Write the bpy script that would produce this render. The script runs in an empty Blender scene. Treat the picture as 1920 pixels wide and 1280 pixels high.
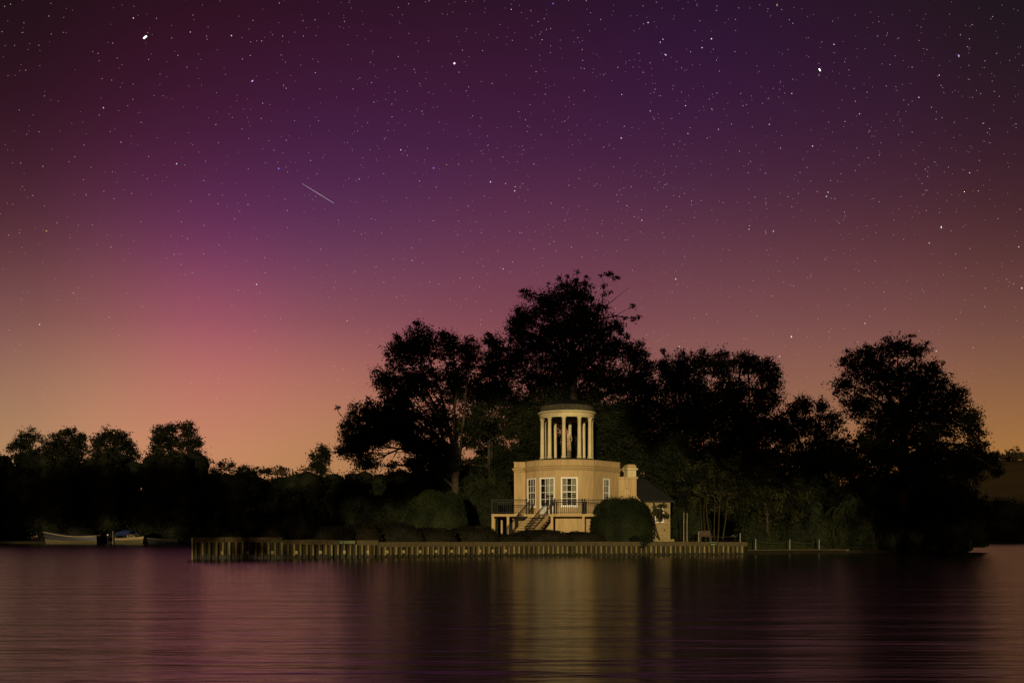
import bpy, bmesh, math, random
import numpy as np
from mathutils import Vector, Matrix
random.seed(7); rng = np.random.default_rng(7)
S = bpy.context.scene
COL = S.collection
F = 1867.0; HC = 1.5; HY = 1005.0          # focal length in photo px, eye height, horizon row
def PX(px, D): return (px-960.0)/F*D
def PZ(py, D): return HC+(HY-py)/F*D
def P(px, py, D): return Vector((PX(px, D), D, PZ(py, D)))

# ------------------------------------------------------------------ camera
cam = bpy.data.cameras.new('camera'); co = bpy.data.objects.new('camera', cam); COL.objects.link(co)
co.location = (0, 0, HC); co.rotation_euler = (math.pi/2, 0, 0)
cam.sensor_width = 36; cam.lens = 35.0; cam.shift_y = (HY-640)/1920; cam.clip_start = 0.1; cam.clip_end = 9000
S.camera = co
# ------------------------------------------------------------------ exposure
S.view_settings.view_transform = 'Standard'; S.view_settings.look = 'None'
S.view_settings.exposure = 0; S.view_settings.gamma = 1; S.view_settings.use_curve_mapping = False
S.cycles.max_bounces = 5; S.cycles.diffuse_bounces = 2; S.cycles.glossy_bounces = 2
S.cycles.transparent_max_bounces = 8; S.cycles.use_denoising = True
S.cycles.caustics_reflective = False; S.cycles.caustics_refractive = False
# ------------------------------------------------------------------ night sky with aurora
def lin(c):
    return tuple(((v/255.0)/12.92 if v/255.0 <= .04045 else ((v/255.0+.055)/1.055)**2.4) for v in c)
ROWS = [0, 150, 300, 450, 600, 700, 800, 875, 1005]
SKY = {
 0:   [(32,16,21),(42,18,29),(60,27,41),(84,46,56),(126,82,79),(148,106,88),(164,124,92),(176,132,90),(180,128,80)],
 190: [(40,16,26),(50,19,36),(68,29,51),(96,50,73),(139,84,84),(162,112,92),(184,129,98),(188,133,94),(188,130,85)],
 380: [(45,16,30),(56,21,43),(72,31,61),(100,47,86),(152,81,97),(177,106,98),(188,124,99),(192,134,95),(190,130,85)],
 620: [(45,17,34),(58,23,50),(70,32,68),(93,49,84),(134,77,88),(165,102,92),(178,122,90),(175,126,82),(172,118,75)],
 960: [(44,19,38),(56,23,50),(68,31,64),(96,50,76),(122,68,80),(145,86,80),(155,103,80),(160,108,75),(160,108,65)],
 1300:[(42,20,46),(52,23,54),(64,31,60),(90,50,68),(120,73,78),(138,91,80),(148,101,78),(155,104,70),(158,106,62)],
 1700:[(38,21,34),(46,23,42),(60,31,50),(84,47,54),(116,73,72),(136,91,72),(150,103,68),(160,110,60),(162,110,55)],
 1920:[(30,22,27),(40,23,33),(54,29,41),(78,44,47),(110,71,65),(130,88,66),(150,104,62),(165,113,58),(166,113,52)]}
_k = sorted(SKY); _a = [math.atan((p-960)/F) for p in _k]; FINE = {}
def _herm(y, i, u):
    def m(j): return 0 if j in (0, len(_k)-1) else (y[j+1]-y[j-1])/(_a[j+1]-_a[j-1])
    h = _a[i+1]-_a[i]; return ((2*u**3-3*u*u+1)*y[i]+(u**3-2*u*u+u)*h*m(i)+(-2*u**3+3*u*u)*y[i+1]+(u**3-u*u)*h*m(i+1))
for i in range(len(_k)-1):                       # smooth the sky colours between the measured azimuths
    for u in (0, 1/3, 2/3):
        a = _a[i]+(_a[i+1]-_a[i])*u
        FINE[a] = [tuple(max(1, _herm([SKY[k][rw][ch] for k in _k], i, u)) for ch in range(3)) for rw in range(len(ROWS))]
FINE[_a[-1]] = SKY[_k[-1]]
w = bpy.data.worlds.new('World'); S.world = w; w.use_nodes = True
nt = w.node_tree; N = nt.nodes; L = nt.links; N.clear()
out = N.new('ShaderNodeOutputWorld'); bg = N.new('ShaderNodeBackground'); L.new(bg.outputs[0], out.inputs[0])
tc = N.new('ShaderNodeTexCoord'); sep = N.new('ShaderNodeSeparateXYZ'); L.new(tc.outputs['Generated'], sep.inputs[0])
def wm(op, a, b=None, clamp=False):
    n = N.new('ShaderNodeMath'); n.operation = op; n.use_clamp = clamp
    for i, v in enumerate((a, b)):
        if v is None: continue
        if isinstance(v, (int, float)): n.inputs[i].default_value = v
        else: L.new(v, n.inputs[i])
    return n.outputs[0]
hx = wm('SQRT', wm('ADD', wm('MULTIPLY', sep.outputs[0], sep.outputs[0]), wm('MULTIPLY', sep.outputs[1], sep.outputs[1])))
el = wm('DIVIDE', sep.outputs[2], wm('MAXIMUM', hx, .001))
TM = 0.75
t_el = wm('DIVIDE', el, TM, True)
az = wm('ARCTAN2', sep.outputs[0], sep.outputs[1])
prev = None; prev_az = None
for a in sorted(FINE):
    den = F/math.cos(a)
    r = N.new('ShaderNodeValToRGB'); r.color_ramp.interpolation = 'B_SPLINE'
    st = [((HY-y)/den/TM, c) for y, c in zip(ROWS, FINE[a])][::-1] + [(1.0, (26, 15, 24))]
    e = r.color_ramp.elements
    while len(e) > 1: e.remove(e[-1])
    e[0].position = 0; e[0].color = (*lin(st[0][1]), 1)
    for p_, c_ in st[1:]:
        q = e.new(p_); q.color = (*lin(c_), 1)
    L.new(t_el, r.inputs[0])
    if prev is None: prev = r.outputs[0]
    else:
        mr = N.new('ShaderNodeMapRange'); mr.clamp = True
        L.new(az, mr.inputs[0]); mr.inputs[1].default_value = prev_az; mr.inputs[2].default_value = a
        mx = N.new('ShaderNodeMix'); mx.data_type = 'RGBA'
        L.new(mr.outputs[0], mx.inputs[0]); L.new(prev, mx.inputs[6]); L.new(r.outputs[0], mx.inputs[7])
        prev = mx.outputs[2]
    prev_az = a
L.new(prev, bg.inputs[0]); bg.inputs[1].default_value = 1.07
w.cycles.sampling_method = 'MANUAL'; w.cycles.sample_map_resolution = 512
# ------------------------------------------------------------------ low warm light from the near bank's side
SUN_D = Vector((.11, .99, -.050)).normalized()
sl = bpy.data.lights.new('sun', 'SUN'); so = bpy.data.objects.new('sun', sl); COL.objects.link(so)
sl.energy = 2.55; sl.color = (1.0, .78, .42); sl.angle = math.radians(.7)
so.rotation_euler = SUN_D.to_track_quat('-Z', 'Y').to_euler(); so.location = (0, -30, 30)

# ------------------------------------------------------------------ materials
def mat(name, c1, c2=None, scale=3.0, rough=.8, spec=.3, bump=0, stretch=(1, 1, 1), metal=0, detail=5, coords='Object', emit=None, lo=.35, hi=.65):
    m = bpy.data.materials.new(name); m.use_nodes = True; t = m.node_tree; b = t.nodes['Principled BSDF']
    b.inputs['Roughness'].default_value = rough; b.inputs['Specular IOR Level'].default_value = spec
    b.inputs['Metallic'].default_value = metal; b.inputs['Base Color'].default_value = (*c1, 1)
    if emit:
        b.inputs['Emission Color'].default_value = (*emit[0], 1); b.inputs['Emission Strength'].default_value = emit[1]
        m.cycles.emission_sampling = 'NONE'
    if c2 is not None:
        tcn = t.nodes.new('ShaderNodeTexCoord'); mp = t.nodes.new('ShaderNodeMapping'); mp.inputs['Scale'].default_value = stretch
        nz = t.nodes.new('ShaderNodeTexNoise'); nz.inputs['Scale'].default_value = scale; nz.inputs['Detail'].default_value = detail
        mr = t.nodes.new('ShaderNodeMapRange'); mr.inputs[1].default_value = lo; mr.inputs[2].default_value = hi
        mx = t.nodes.new('ShaderNodeMix'); mx.data_type = 'RGBA'; mx.inputs[6].default_value = (*c1, 1); mx.inputs[7].default_value = (*c2, 1)
        t.links.new(tcn.outputs[coords], mp.inputs[0]); t.links.new(mp.outputs[0], nz.inputs[0])
        t.links.new(nz.outputs[0], mr.inputs[0]); t.links.new(mr.outputs[0], mx.inputs[0]); t.links.new(mx.outputs[2], b.inputs['Base Color'])
        if bump:
            bp = t.nodes.new('ShaderNodeBump'); bp.inputs['Strength'].default_value = bump; bp.inputs['Distance'].default_value = .02
            t.links.new(nz.outputs[0], bp.inputs['Height']); t.links.new(bp.outputs[0], b.inputs['Normal'])
    return m
M = {}
def stucco():
    m = mat('stucco', (.56, .40, .205), (.48, .335, .165), 1.1, .9, .2, .25, (1, 1, .45))
    t = m.node_tree; b = t.nodes['Principled BSDF']; base = b.inputs['Base Color'].links[0].from_socket
    g = t.nodes.new('ShaderNodeNewGeometry')                     # rain streaks and green dirt
    mp = t.nodes.new('ShaderNodeMapping'); mp.inputs['Scale'].default_value = (5.5, 5.5, .35)
    nz = t.nodes.new('ShaderNodeTexNoise'); nz.inputs['Scale'].default_value = 1.6; nz.inputs['Detail'].default_value = 6
    mr = t.nodes.new('ShaderNodeMapRange'); mr.inputs[1].default_value = .42; mr.inputs[2].default_value = .72; mr.inputs[4].default_value = .75
    mx = t.nodes.new('ShaderNodeMix'); mx.data_type = 'RGBA'; mx.inputs[7].default_value = (.29, .235, .115, 1)
    t.links.new(g.outputs['Position'], mp.inputs[0]); t.links.new(mp.outputs[0], nz.inputs[0]); t.links.new(nz.outputs[0], mr.inputs[0])
    t.links.new(mr.outputs[0], mx.inputs[0]); t.links.new(base, mx.inputs[6]); t.links.new(mx.outputs[2], b.inputs['Base Color'])
    return m
M['stucco'] = stucco()
M['stone_paint'] = mat('pale_stone', (.68, .58, .34), (.56, .48, .28), 3, .85, .2, .2, (1, 1, .4))
M['ashlar'] = mat('dirty_ashlar', (.34, .26, .125), (.22, .17, .08), 2.5, .9, .2, .3)
M['white'] = mat('white_paint', (.84, .83, .77), (.76, .75, .68), 5, .5, .4)
M['iron'] = mat('black_iron', (.006, .006, .006), (.012, .011, .01), 9, .6, .2)
M['lead'] = mat('lead', (.005, .005, .005), (.010, .010, .008), 4, .8, .2, .3)
M['slate'] = mat('slate', (.008, .008, .009), (.016, .015, .014), 5, .7, .3, .3)
M['attic'] = mat('mossy_attic_stone', (.045, .043, .03), (.09, .08, .05), 5, .9, .2, .4)
M['curtain'] = mat('curtain', (.40, .39, .31), (.32, .31, .24), 2, .9, .1, .2, (9, 9, .4))
M['statue'] = mat('statue_stone', (.62, .44, .27), (.40, .28, .16), 6, .9, .2, .3)
M['plinth'] = mat('pedestal_stone', (.10, .10, .06), (.16, .14, .09), 6, .9, .2, .3)
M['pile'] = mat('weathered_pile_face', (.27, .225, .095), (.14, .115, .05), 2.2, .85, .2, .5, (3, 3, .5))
M['pilepan'] = mat('dark_pile_pan', (.075, .058, .025), (.035, .028, .012), 2.2, .9, .2, .5, (3, 3, .5))  # pans and sides darker than the pile crests
for _n in ('pile', 'pilepan'):                 # each pile has weathered differently
    _t = M[_n].node_tree; _b = _t.nodes['Principled BSDF']; _s = _b.inputs['Base Color'].links[0].from_socket
    _o = _t.nodes.new('ShaderNodeObjectInfo'); _r = _t.nodes.new('ShaderNodeMapRange'); _r.inputs[3].default_value = .45; _r.inputs[4].default_value = 1.25
    _v = _t.nodes.new('ShaderNodeVectorMath'); _v.operation = 'SCALE'
    _t.links.new(_o.outputs['Random'], _r.inputs[0]); _t.links.new(_s, _v.inputs[0]); _t.links.new(_r.outputs[0], _v.inputs['Scale']); _t.links.new(_v.outputs[0], _b.inputs['Base Color'])
M['piledark'] = mat('wet_pile_foot', (.02, .018, .010), (.035, .03, .015), 4, .45, .4)
M['coping'] = mat('weathered_timber', (.105, .08, .038), (.055, .045, .022), 1.5, .85, .2, .4, (1.5, 8, 8))
M['pad'] = mat('bolt_plate', (.45, .36, .16), (.30, .22, .1), 5, .7, .3)
M['pole'] = mat('weathered_pole', (.26, .22, .13), (.16, .13, .08), 4, .8, .2)
M['postwhite'] = mat('pale_post', (.26, .26, .21), (.18, .18, .14), 4, .7, .3)
M['bench'] = mat('bench_wood', (.085, .04, .025), (.05, .027, .017), 6, .6, .3, .2)
M['rope'] = mat('rope', (.06, .055, .04), (.04, .035, .03), 9, .9, .1)
M['earth'] = mat('earth', (.014, .012, .007), (.022, .018, .01), 2, .95, .1, .3)
M['grass'] = mat('lawn', (.012, .016, .005), (.020, .025, .008), 2.5, .95, .1, .3)
M['bark'] = mat('bark', (.07, .055, .035), (.035, .028, .018), 5, .95, .1, .5, (3, 3, .5))
M['bark_pale'] = mat('pale_bark', (.055, .043, .021), (.03, .024, .012), 5, .95, .1, .5, (3, 3, .5))
def leafm(name, c1, c2, c3=None): 
    m = mat(name, c1, c2, .55, .75, .12, 0, coords='Object', detail=8, lo=.4, hi=.6); return m
M['leaf_dark'] = leafm('dark_foliage', (.008, .011, .004), (.017, .021, .007))
M['leaf_mid'] = mat('mid_foliage', (.006, .008, .003), (.060, .060, .015), .8, .75, .12, detail=8, lo=.48, hi=.68)
M['leaf_yew'] = leafm('clipped_yew', (.005, .008, .003), (.015, .020, .006))
M['leaf_dome'] = leafm('domed_yew', (.010, .015, .005), (.022, .028, .009))
M['leaf_lav'] = leafm('border_shrubs', (.004, .004, .002), (.013, .011, .006))
M['hillwood'] = leafm('far_hill_woods', (.022, .017, .009), (.035, .027, .014))
M['leaf_far'] = leafm('far_foliage', (.006, .008, .003), (.011, .013, .005))
M['hull_cream'] = mat('dimmed_cream_hull', (.10, .085, .035), (.07, .06, .028), 1.5, .6, .3)  # cream darkened in colour to imitate weak light on the far boats
M['hull_dark'] = mat('dark_strake', (.012, .014, .02), None, 1, .5, .3)
M['gunwale'] = mat('worn_gunwale', (.34, .25, .15), (.24, .18, .1), 3, .5, .3)
M['canvas_blue'] = mat('blue_canvas', (.01, .022, .09), (.015, .03, .12), 2, .8, .2)
M['canvas_dark'] = mat('dark_canvas', (.012, .012, .025), (.02, .02, .035), 2, .8, .2)
M['boat_white'] = mat('dimmed_white_boat', (.30, .27, .15), (.2, .18, .1), 2, .5, .3)  # white darkened to imitate the dim light on the cruiser
M['signgreen'] = mat('sign_green', (.018, .03, .012), (.03, .045, .02), 6, .6, .3)
M['signtext'] = mat('sign_lettering', (.22, .27, .12), (.30, .34, .16), 9, .6, .3)
M['hill'] = mat('wooded_hill', (.085, .062, .030), (.065, .05, .026), .02, 1, 0)  # fade of distant haze is put into the hill colour
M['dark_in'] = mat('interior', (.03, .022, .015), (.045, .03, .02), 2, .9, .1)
def glassm():
    m = bpy.data.materials.new('window_glass'); m.use_nodes = True; t = m.node_tree; t.nodes.clear()
    o = t.nodes.new('ShaderNodeOutputMaterial'); x = t.nodes.new('ShaderNodeMixShader'); tr = t.nodes.new('ShaderNodeBsdfTransparent')
    g = t.nodes.new('ShaderNodeBsdfGlossy'); g.inputs['Roughness'].default_value = .03; fr = t.nodes.new('ShaderNodeFresnel'); fr.inputs[0].default_value = 1.5
    tr.inputs[0].default_value = (.88, .9, .87, 1)
    t.links.new(fr.outputs[0], x.inputs[0]); t.links.new(tr.outputs[0], x.inputs[1]); t.links.new(g.outputs[0], x.inputs[2]); t.links.new(x.outputs[0], o.inputs[0]); return m
M['glass'] = glassm()

def water():
    m = bpy.data.materials.new('river_water'); m.use_nodes = True; t = m.node_tree; b = t.nodes['Principled BSDF']
    b.inputs['Base Color'].default_value = (.007, .005, .004, 1); b.inputs['IOR'].default_value = 1.6
    b.inputs['Roughness'].default_value = .19
    g = t.nodes.new('ShaderNodeNewGeometry'); hs = None
    for sc, (sx, sy), amp, det in ((1.0, (.9, 6.0), .015, 3), (1.0, (.13, 1.1), .075, 4), (1.0, (.02, .16), .08, 3)):
        mp = t.nodes.new('ShaderNodeMapping'); mp.inputs['Scale'].default_value = (sx, sy, 1); mp.inputs['Rotation'].default_value = (0, 0, math.radians(4))
        nz = t.nodes.new('ShaderNodeTexNoise'); nz.inputs['Scale'].default_value = sc; nz.inputs['Detail'].default_value = det
        t.links.new(g.outputs['Position'], mp.inputs[0]); t.links.new(mp.outputs[0], nz.inputs[0])
        mu = t.nodes.new('ShaderNodeMath'); mu.operation = 'MULTIPLY'; mu.inputs[1].default_value = amp; t.links.new(nz.outputs[0], mu.inputs[0])
        if hs is None: hs = mu.outputs[0]
        else:
            ad = t.nodes.new('ShaderNodeMath'); ad.operation = 'ADD'; t.links.new(hs, ad.inputs[0]); t.links.new(mu.outputs[0], ad.inputs[1]); hs = ad.outputs[0]
    bp = t.nodes.new('ShaderNodeBump'); bp.inputs['Strength'].default_value = 1; bp.inputs['Distance'].default_value = 1
    t.links.new(hs, bp.inputs['Height']); t.links.new(bp.outputs[0], b.inputs['Normal'])
    return m
M['water'] = water()

# ------------------------------------------------------------------ mesh helpers
class MB:
    def __init__(s): s.v = []; s.f = []
    def add(s, vs, fs):
        o = len(s.v); s.v += [tuple(v) for v in vs]; s.f += [tuple(o+i for i in f) for f in fs]; return s
    def box(s, c, d, rz=0, m=None):
        x, y, z = d[0]/2, d[1]/2, d[2]/2; ca, sa = math.cos(rz), math.sin(rz)
        vs = []
        for dx, dy, dz in ((-x,-y,-z),(x,-y,-z),(x,y,-z),(-x,y,-z),(-x,-y,z),(x,-y,z),(x,y,z),(-x,y,z)):
            vs.append((c[0]+dx*ca-dy*sa, c[1]+dx*sa+dy*ca, c[2]+dz))
        return s.add(vs, ((3,2,1,0),(4,5,6,7),(0,1,5,4),(1,2,6,5),(2,3,7,6),(3,0,4,7)))
    def beam(s, a, b, wd, h):      # box beam from a to b, vertical cross-section
        a = Vector(a); b = Vector(b); d = (b-a); sd = Vector((-d.y, d.x, 0))
        sd = sd.normalized()*wd/2 if sd.length > 1e-6 else Vector((wd/2, 0, 0))
        u = Vector((0, 0, h/2)) if sd.length and abs(d.normalized().z) < .95 else Vector((0, h/2, 0))
        vs = [a-sd-u, a+sd-u, a+sd+u, a-sd+u, b-sd-u, b+sd-u, b+sd+u, b-sd+u]
        return s.add(vs, ((0,1,2,3),(7,6,5,4),(0,4,5,1),(1,5,6,2),(2,6,7,3),(3,7,4,0)))
    def lathe(s, prof, c=(0,0,0), n=24, a0=0, a1=2*math.pi):
        full = abs(a1-a0-2*math.pi) < 1e-6; k = n if full else n+1; vs = []
        for r, z in prof:
            for i in range(k):
                a = a0+(a1-a0)*i/n; vs.append((c[0]+r*math.sin(a), c[1]-r*math.cos(a), c[2]+z))
        fs = []
        for j in range(len(prof)-1):
            for i in range(n):
                i2 = (i+1) % k; fs.append((j*k+i, j*k+i2, (j+1)*k+i2, (j+1)*k+i))
        return s.add(vs, fs)
    def tube(s, pts, rs, n=6):
        pts = [Vector(p) for p in pts]; o = len(s.v)
        for i, p in enumerate(pts):
            d = (pts[min(i+1, len(pts)-1)]-pts[max(i-1, 0)]).normalized()
            a = d.orthogonal().normalized() if abs(d.z) < .9 else Vector((1, 0, 0)); a = (a-d*a.dot(d)).normalized(); b = d.cross(a)
            for k in range(n):
                t = 2*math.pi*k/n; s.v.append(tuple(p+(a*math.cos(t)+b*math.sin(t))*rs[i]))
        for i in range(len(pts)-1):
            for k in range(n):
                k2 = (k+1) % n; s.f.append((o+i*n+k, o+i*n+k2, o+(i+1)*n+k2, o+(i+1)*n+k))
        s.f.append(tuple(o+k for k in range(n))[::-1]); s.f.append(tuple(o+(len(pts)-1)*n+k for k in range(n)))
        return s
    def mesh(s, name, m, smooth=False):
        me = bpy.data.meshes.new(name); me.from_pydata(s.v, [], s.f); me.update()
        if m: me.materials.append(M[m] if isinstance(m, str) else m)
        if smooth: me.polygons.foreach_set('use_smooth', [True]*len(me.polygons))
        return me
    def obj(s, name, m, parent=None, smooth=False, loc=None, **k):
        return link(name, s.mesh(name, m, smooth), parent, loc, **k)
def link(name, me, parent=None, loc=None, rz=0, **props):
    o = bpy.data.objects.new(name, me); COL.objects.link(o)
    if loc is not None: o.location = loc
    if rz: o.rotation_euler[2] = rz
    if parent is not None: o.parent = parent
    for k, v in props.items():
        if v is not None: o[k] = v
    return o
def thing(name, label, cat, loc=(0,0,0), group=None, rz=0):
    return link(name, None, None, loc, rz, label=label, category=cat, group=group)
def np_mesh(name, v, quads, m, smooth=False):
    me = bpy.data.meshes.new(name); nv, nf, k = len(v), len(quads), quads.shape[1]
    me.vertices.add(nv); me.vertices.foreach_set('co', np.ascontiguousarray(v, dtype=np.float32).ravel())
    me.loops.add(nf*k); me.loops.foreach_set('vertex_index', quads.astype(np.int32).ravel())
    me.polygons.add(nf); me.polygons.foreach_set('loop_start', np.arange(0, nf*k, k, dtype=np.int32))
    me.polygons.foreach_set('loop_total', np.full(nf, k, dtype=np.int32))
    me.materials.append(M[m]); me.update(calc_edges=True)
    return me
def leaves_at(c, Ls, ratio=.6, normal=None, flat=0):
    n = len(c); a = rng.normal(size=(n, 3)); a /= np.linalg.norm(a, axis=1)[:, None]
    b = rng.normal(size=(n, 3))
    if normal is not None: # leaves lie loosely along a surface
        a -= normal*np.sum(a*normal, 1)[:, None]*flat; a /= np.linalg.norm(a, axis=1)[:, None]; b -= normal*np.sum(b*normal, 1)[:, None]*flat
    b -= a*np.sum(a*b, 1)[:, None]; b /= np.linalg.norm(b, axis=1)[:, None]
    Ls = Ls*rng.uniform(.6, 1.35, n); a = a*(Ls/2)[:, None]; b = b*(Ls*ratio/2)[:, None]
    v = np.stack([c-a, c+b-a*.15, c+a, c-b-a*.15], 1).reshape(-1, 3)
    return v
def leafmesh(name, vs, m):
    v = np.concatenate(vs); return np_mesh(name, v, np.arange(len(v)).reshape(-1, 4), m)
def clusters_in(c, r, n, Lf, csig=.32, shell=.5, per=20):
    """leaf clusters through an ellipsoid"""
    k = max(1, int(n/per)); d = rng.normal(size=(k, 3)); d /= np.linalg.norm(d, axis=1)[:, None]
    rad = rng.uniform(0, 1, k)**shell*rng.uniform(.85, 1.1, k)
    cc = np.array(c)+d*rad[:, None]*np.array(r)
    sg = csig*rng.uniform(.5, 1.5, k)
    pts = np.repeat(cc, per, 0)+rng.normal(size=(k*per, 3))*np.repeat(sg, per)[:, None]*np.array((1, 1, .7))
    return cc, leaves_at(pts, Lf)
def wob(a, b, n, j):
    a = Vector(a); b = Vector(b); l = (b-a).length; out = []
    o = Vector((0, 0, 0))
    for i in range(n+1):
        t = i/n; q = a.lerp(b, t)
        if 0 < i < n: o += Vector((random.gauss(0, 1), random.gauss(0, 1), random.gauss(0, .6)))*j*l/n; q = q+o*math.sin(math.pi*t)
        out.append(q)
    return out

def tree(name, label, D, base, fork, lobes, leaf='leaf_dark', dens=430, Lf=.20, r0=.38, group=None, depth=.9, ground=1.1, bark='bark', sprigs=(), csig=.27, stems=(), per=38, sn=26, sL=None, cat='tree'):
    bp = Vector((PX(base, D), D, ground)); t = thing(name, label, cat, bp, group); inv = -bp
    fk = P(fork[0], fork[1], D); tr = MB(); cr = []
    tr.tube([p+inv for p in wob(bp-Vector((0, 0, .4)), fk, 5, .05)], [r0*1.5, r0*1.1, r0, r0*.9, r0*.8, r0*.7], 8)
    s = D/F; L3 = []
    for lb in lobes:
        px, py, rx, ry = lb[:4]; dn = lb[4] if len(lb) > 4 else 1
        rz = (rx*.6+ry*.4)*s*depth; c = P(px, py, D+random.uniform(-1, 1)*rz*.9); L3.append((c, rx*s, ry*s, rz, dn))
    for c, rx, ry, rz, dn in L3:
        # limb from the trunk towards this lobe
        tt = random.uniform(.55, 1.0); st = bp.lerp(fk, tt) if c.z > fk.z*.9 else bp.lerp(fk, random.uniform(.5, .95))
        st = st if (c-st).length > .5 else bp
        pts = wob(st, c, 5, .12); pts = [p_+Vector((0, 0, .16*(c-st).length*math.sin(math.pi*i_/5))) for i_, p_ in enumerate(pts)]; rr = min(r0*.45, .05+.02*(c-st).length)
        tr.tube([p+inv for p in pts], [rr, rr*.8, rr*.62, rr*.48, rr*.36, rr*.22], 5)
        n = math.pi*rx*ry*dens*dn*(.21/Lf)**2
        cc, lv = clusters_in(c+inv, (rx, rz, ry), n, Lf, csig, per=per)
        cr.append(lv)
        for q in cc[::max(1, len(cc)//9)]:
            w_ = wob(pts[random.choice((3, 4, 5))]+inv, Vector(q), 3, .15); tr.tube(w_, [.05, .035, .022, .01], 3)
    for pts, cl in sprigs:
        ww = [P(x, y, D)+inv for x, y in pts]; fine = []
        for a_, b_ in zip(ww[:-1], ww[1:]): fine += wob(a_, b_, 3, .08)[:-1]
        fine.append(ww[-1]); tr.tube(fine, list(np.linspace(.075, .012, len(fine))), 4)
        for x, y, rx, ry in cl:
            _, lv = clusters_in(P(x, y, D+random.uniform(-.4, .4))+inv, (rx*s, rx*s, ry*s), max(sn, math.pi*rx*ry*s*s*420), sL or Lf, .13, .6, 13); cr.append(lv)
    for (x0, y0, x1, y1, r_) in stems:
        tr.tube([p+inv for p in wob(P(x0, y0, D-random.uniform(0, 2)), P(x1, y1, D), 5, .06)], [r_, r_*.9, r_*.8, r_*.7, r_*.6, r_*.4], 6)
    tr.obj('trunk', bark, t, True)
    link('crown', leafmesh('crown', cr, leaf), t)
    return t

def mound(name, label, px0, px1, ytop, D, leaf, dens=260, Lf=.12, ground=1.05, p=2.4, dz=None, group=None, cat='bush', bottom=None, wb_=.05):
    """bush or clipped hedge: solid heart with a skin of leaves"""
    cx = PX((px0+px1)/2, D); hw = (px1-px0)/2*D/F; zt = PZ(ytop, D); dz = dz or hw*.8; z0 = ground if bottom is None else bottom
    h = zt-z0; nu, nv_ = 40, 14; o = Vector((cx, D, z0)); vs = []; ax = rng.uniform(0, 6, 6)
    def pt(u, v, k=1.0):
        cu, su = np.cos(u), np.sin(u); cv, sv = np.cos(v), np.sin(v)
        f = lambda a: np.sign(a)*np.abs(a)**(2/p)
        wb = 1+wb_*np.sin(3*u+ax[0])*np.cos(2.3*v+ax[1])+wb_*.7*np.sin(7*u+ax[2])*np.sin(6*v+ax[3])+wb_*.4*np.sin(13*u+ax[4])*np.sin(11*v+ax[5])
        return np.stack([f(cu)*f(cv)*hw*wb*k, f(su)*f(cv)*dz*wb*k, f(sv)*h*wb*k], -1)
    U, V_ = np.meshgrid(np.linspace(0, 2*np.pi, nu, endpoint=False), np.linspace(-.05, np.pi/2, nv_)); G = pt(U, V_, .93)
    v = G.reshape(-1, 3); q = []
    for j in range(nv_-1):
        for i in range(nu):
            q.append((j*nu+i, j*nu+(i+1) % nu, (j+1)*nu+(i+1) % nu, (j+1)*nu+i))
    area = (2*hw+2*dz)*h*1.6+4*hw*dz; n = int(area*dens)
    u = rng.uniform(0, 2*np.pi, n); vv = np.arcsin(rng.uniform(0, 1, n)); pts = pt(u, vv, 1)*rng.normal(.985, .02, (n, 1))
    nrm = pts/np.array((hw*hw, dz*dz, h*h)); nrm /= np.linalg.norm(nrm, axis=1)[:, None]+1e-9
    lv = leaves_at(pts, Lf, .6, nrm, .55)
    allv = np.concatenate([v, lv]); allq = np.concatenate([np.array(q), len(v)+np.arange(len(lv)).reshape(-1, 4)])
    me = np_mesh(name, allv, allq, leaf)
    return link(name, me, None, o, label=label, category=cat, group=group)

# ------------------------------------------------------------------ water, banks, hills
MB().add([(-4000, -40, 0), (4000, -40, 0), (4000, 4000, 0), (-4000, 4000, 0)], [(0, 1, 2, 3)]).obj('river', 'water', kind='structure')
def slab(name, pts, z, m, z0=-.6):
    n = len(pts); b = MB(); b.add([(x, y, z) for x, y in pts]+[(x, y, z0) for x, y in pts],
        [tuple(range(n))]+[(i, i+n, (i+1) % n+n, (i+1) % n) for i in range(n)])
    o = b.obj(name, m, kind='structure')
    me = o.data; bm = bmesh.new(); bm.from_mesh(me); bmesh.ops.recalc_face_normals(bm, faces=bm.faces)
    bmesh.ops.triangulate(bm, faces=[f for f in bm.faces if len(f.verts) > 4]); bm.to_mesh(me); bm.free(); return o
WALL = [(360, 65.0), (530, 66.6), (700, 68.8), (900, 73.4), (1100, 77.6), (1400, 81.2)]
W2 = [(PX(p_, d_), d_) for p_, d_ in WALL]
slab('island_lawn', [(x, y+.35) for x, y in W2]+[(PX(1400, 88), 88), (PX(1600, 93), 93.4), (PX(1815, 99), 99), (PX(1825, 118), 118), (56, 150), (-12, 150), (-22, 100)], 1.04, 'grass')
slab('low_bank', [(PX(1398, 81.5), 81.6), (PX(1398, 88), 89), (PX(1600, 93), 94.2), (PX(1745, 99), 101), (PX(1735, 92.5), 92.8), (PX(1700, 89.8), 90.2), (PX(1600, 89.5), 89.7)], .28, 'earth')
slab('near_bank', [(-90, -1.2), (90, -1.2), (90, -70), (-90, -70)], .45, 'grass', -.5)
slab('left_far_bank', [(-420, 203), (PX(100, 203), 203), (PX(330, 205), 205), (-40, 215), (60, 235), (120, 300), (120, 700), (-420, 700)], .5, 'earth')
slab('right_far_bank', [(60, 236), (PX(1850, 233), 233), (PX(2400, 233), 233), (500, 700), (60, 700)], .5, 'earth')
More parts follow.
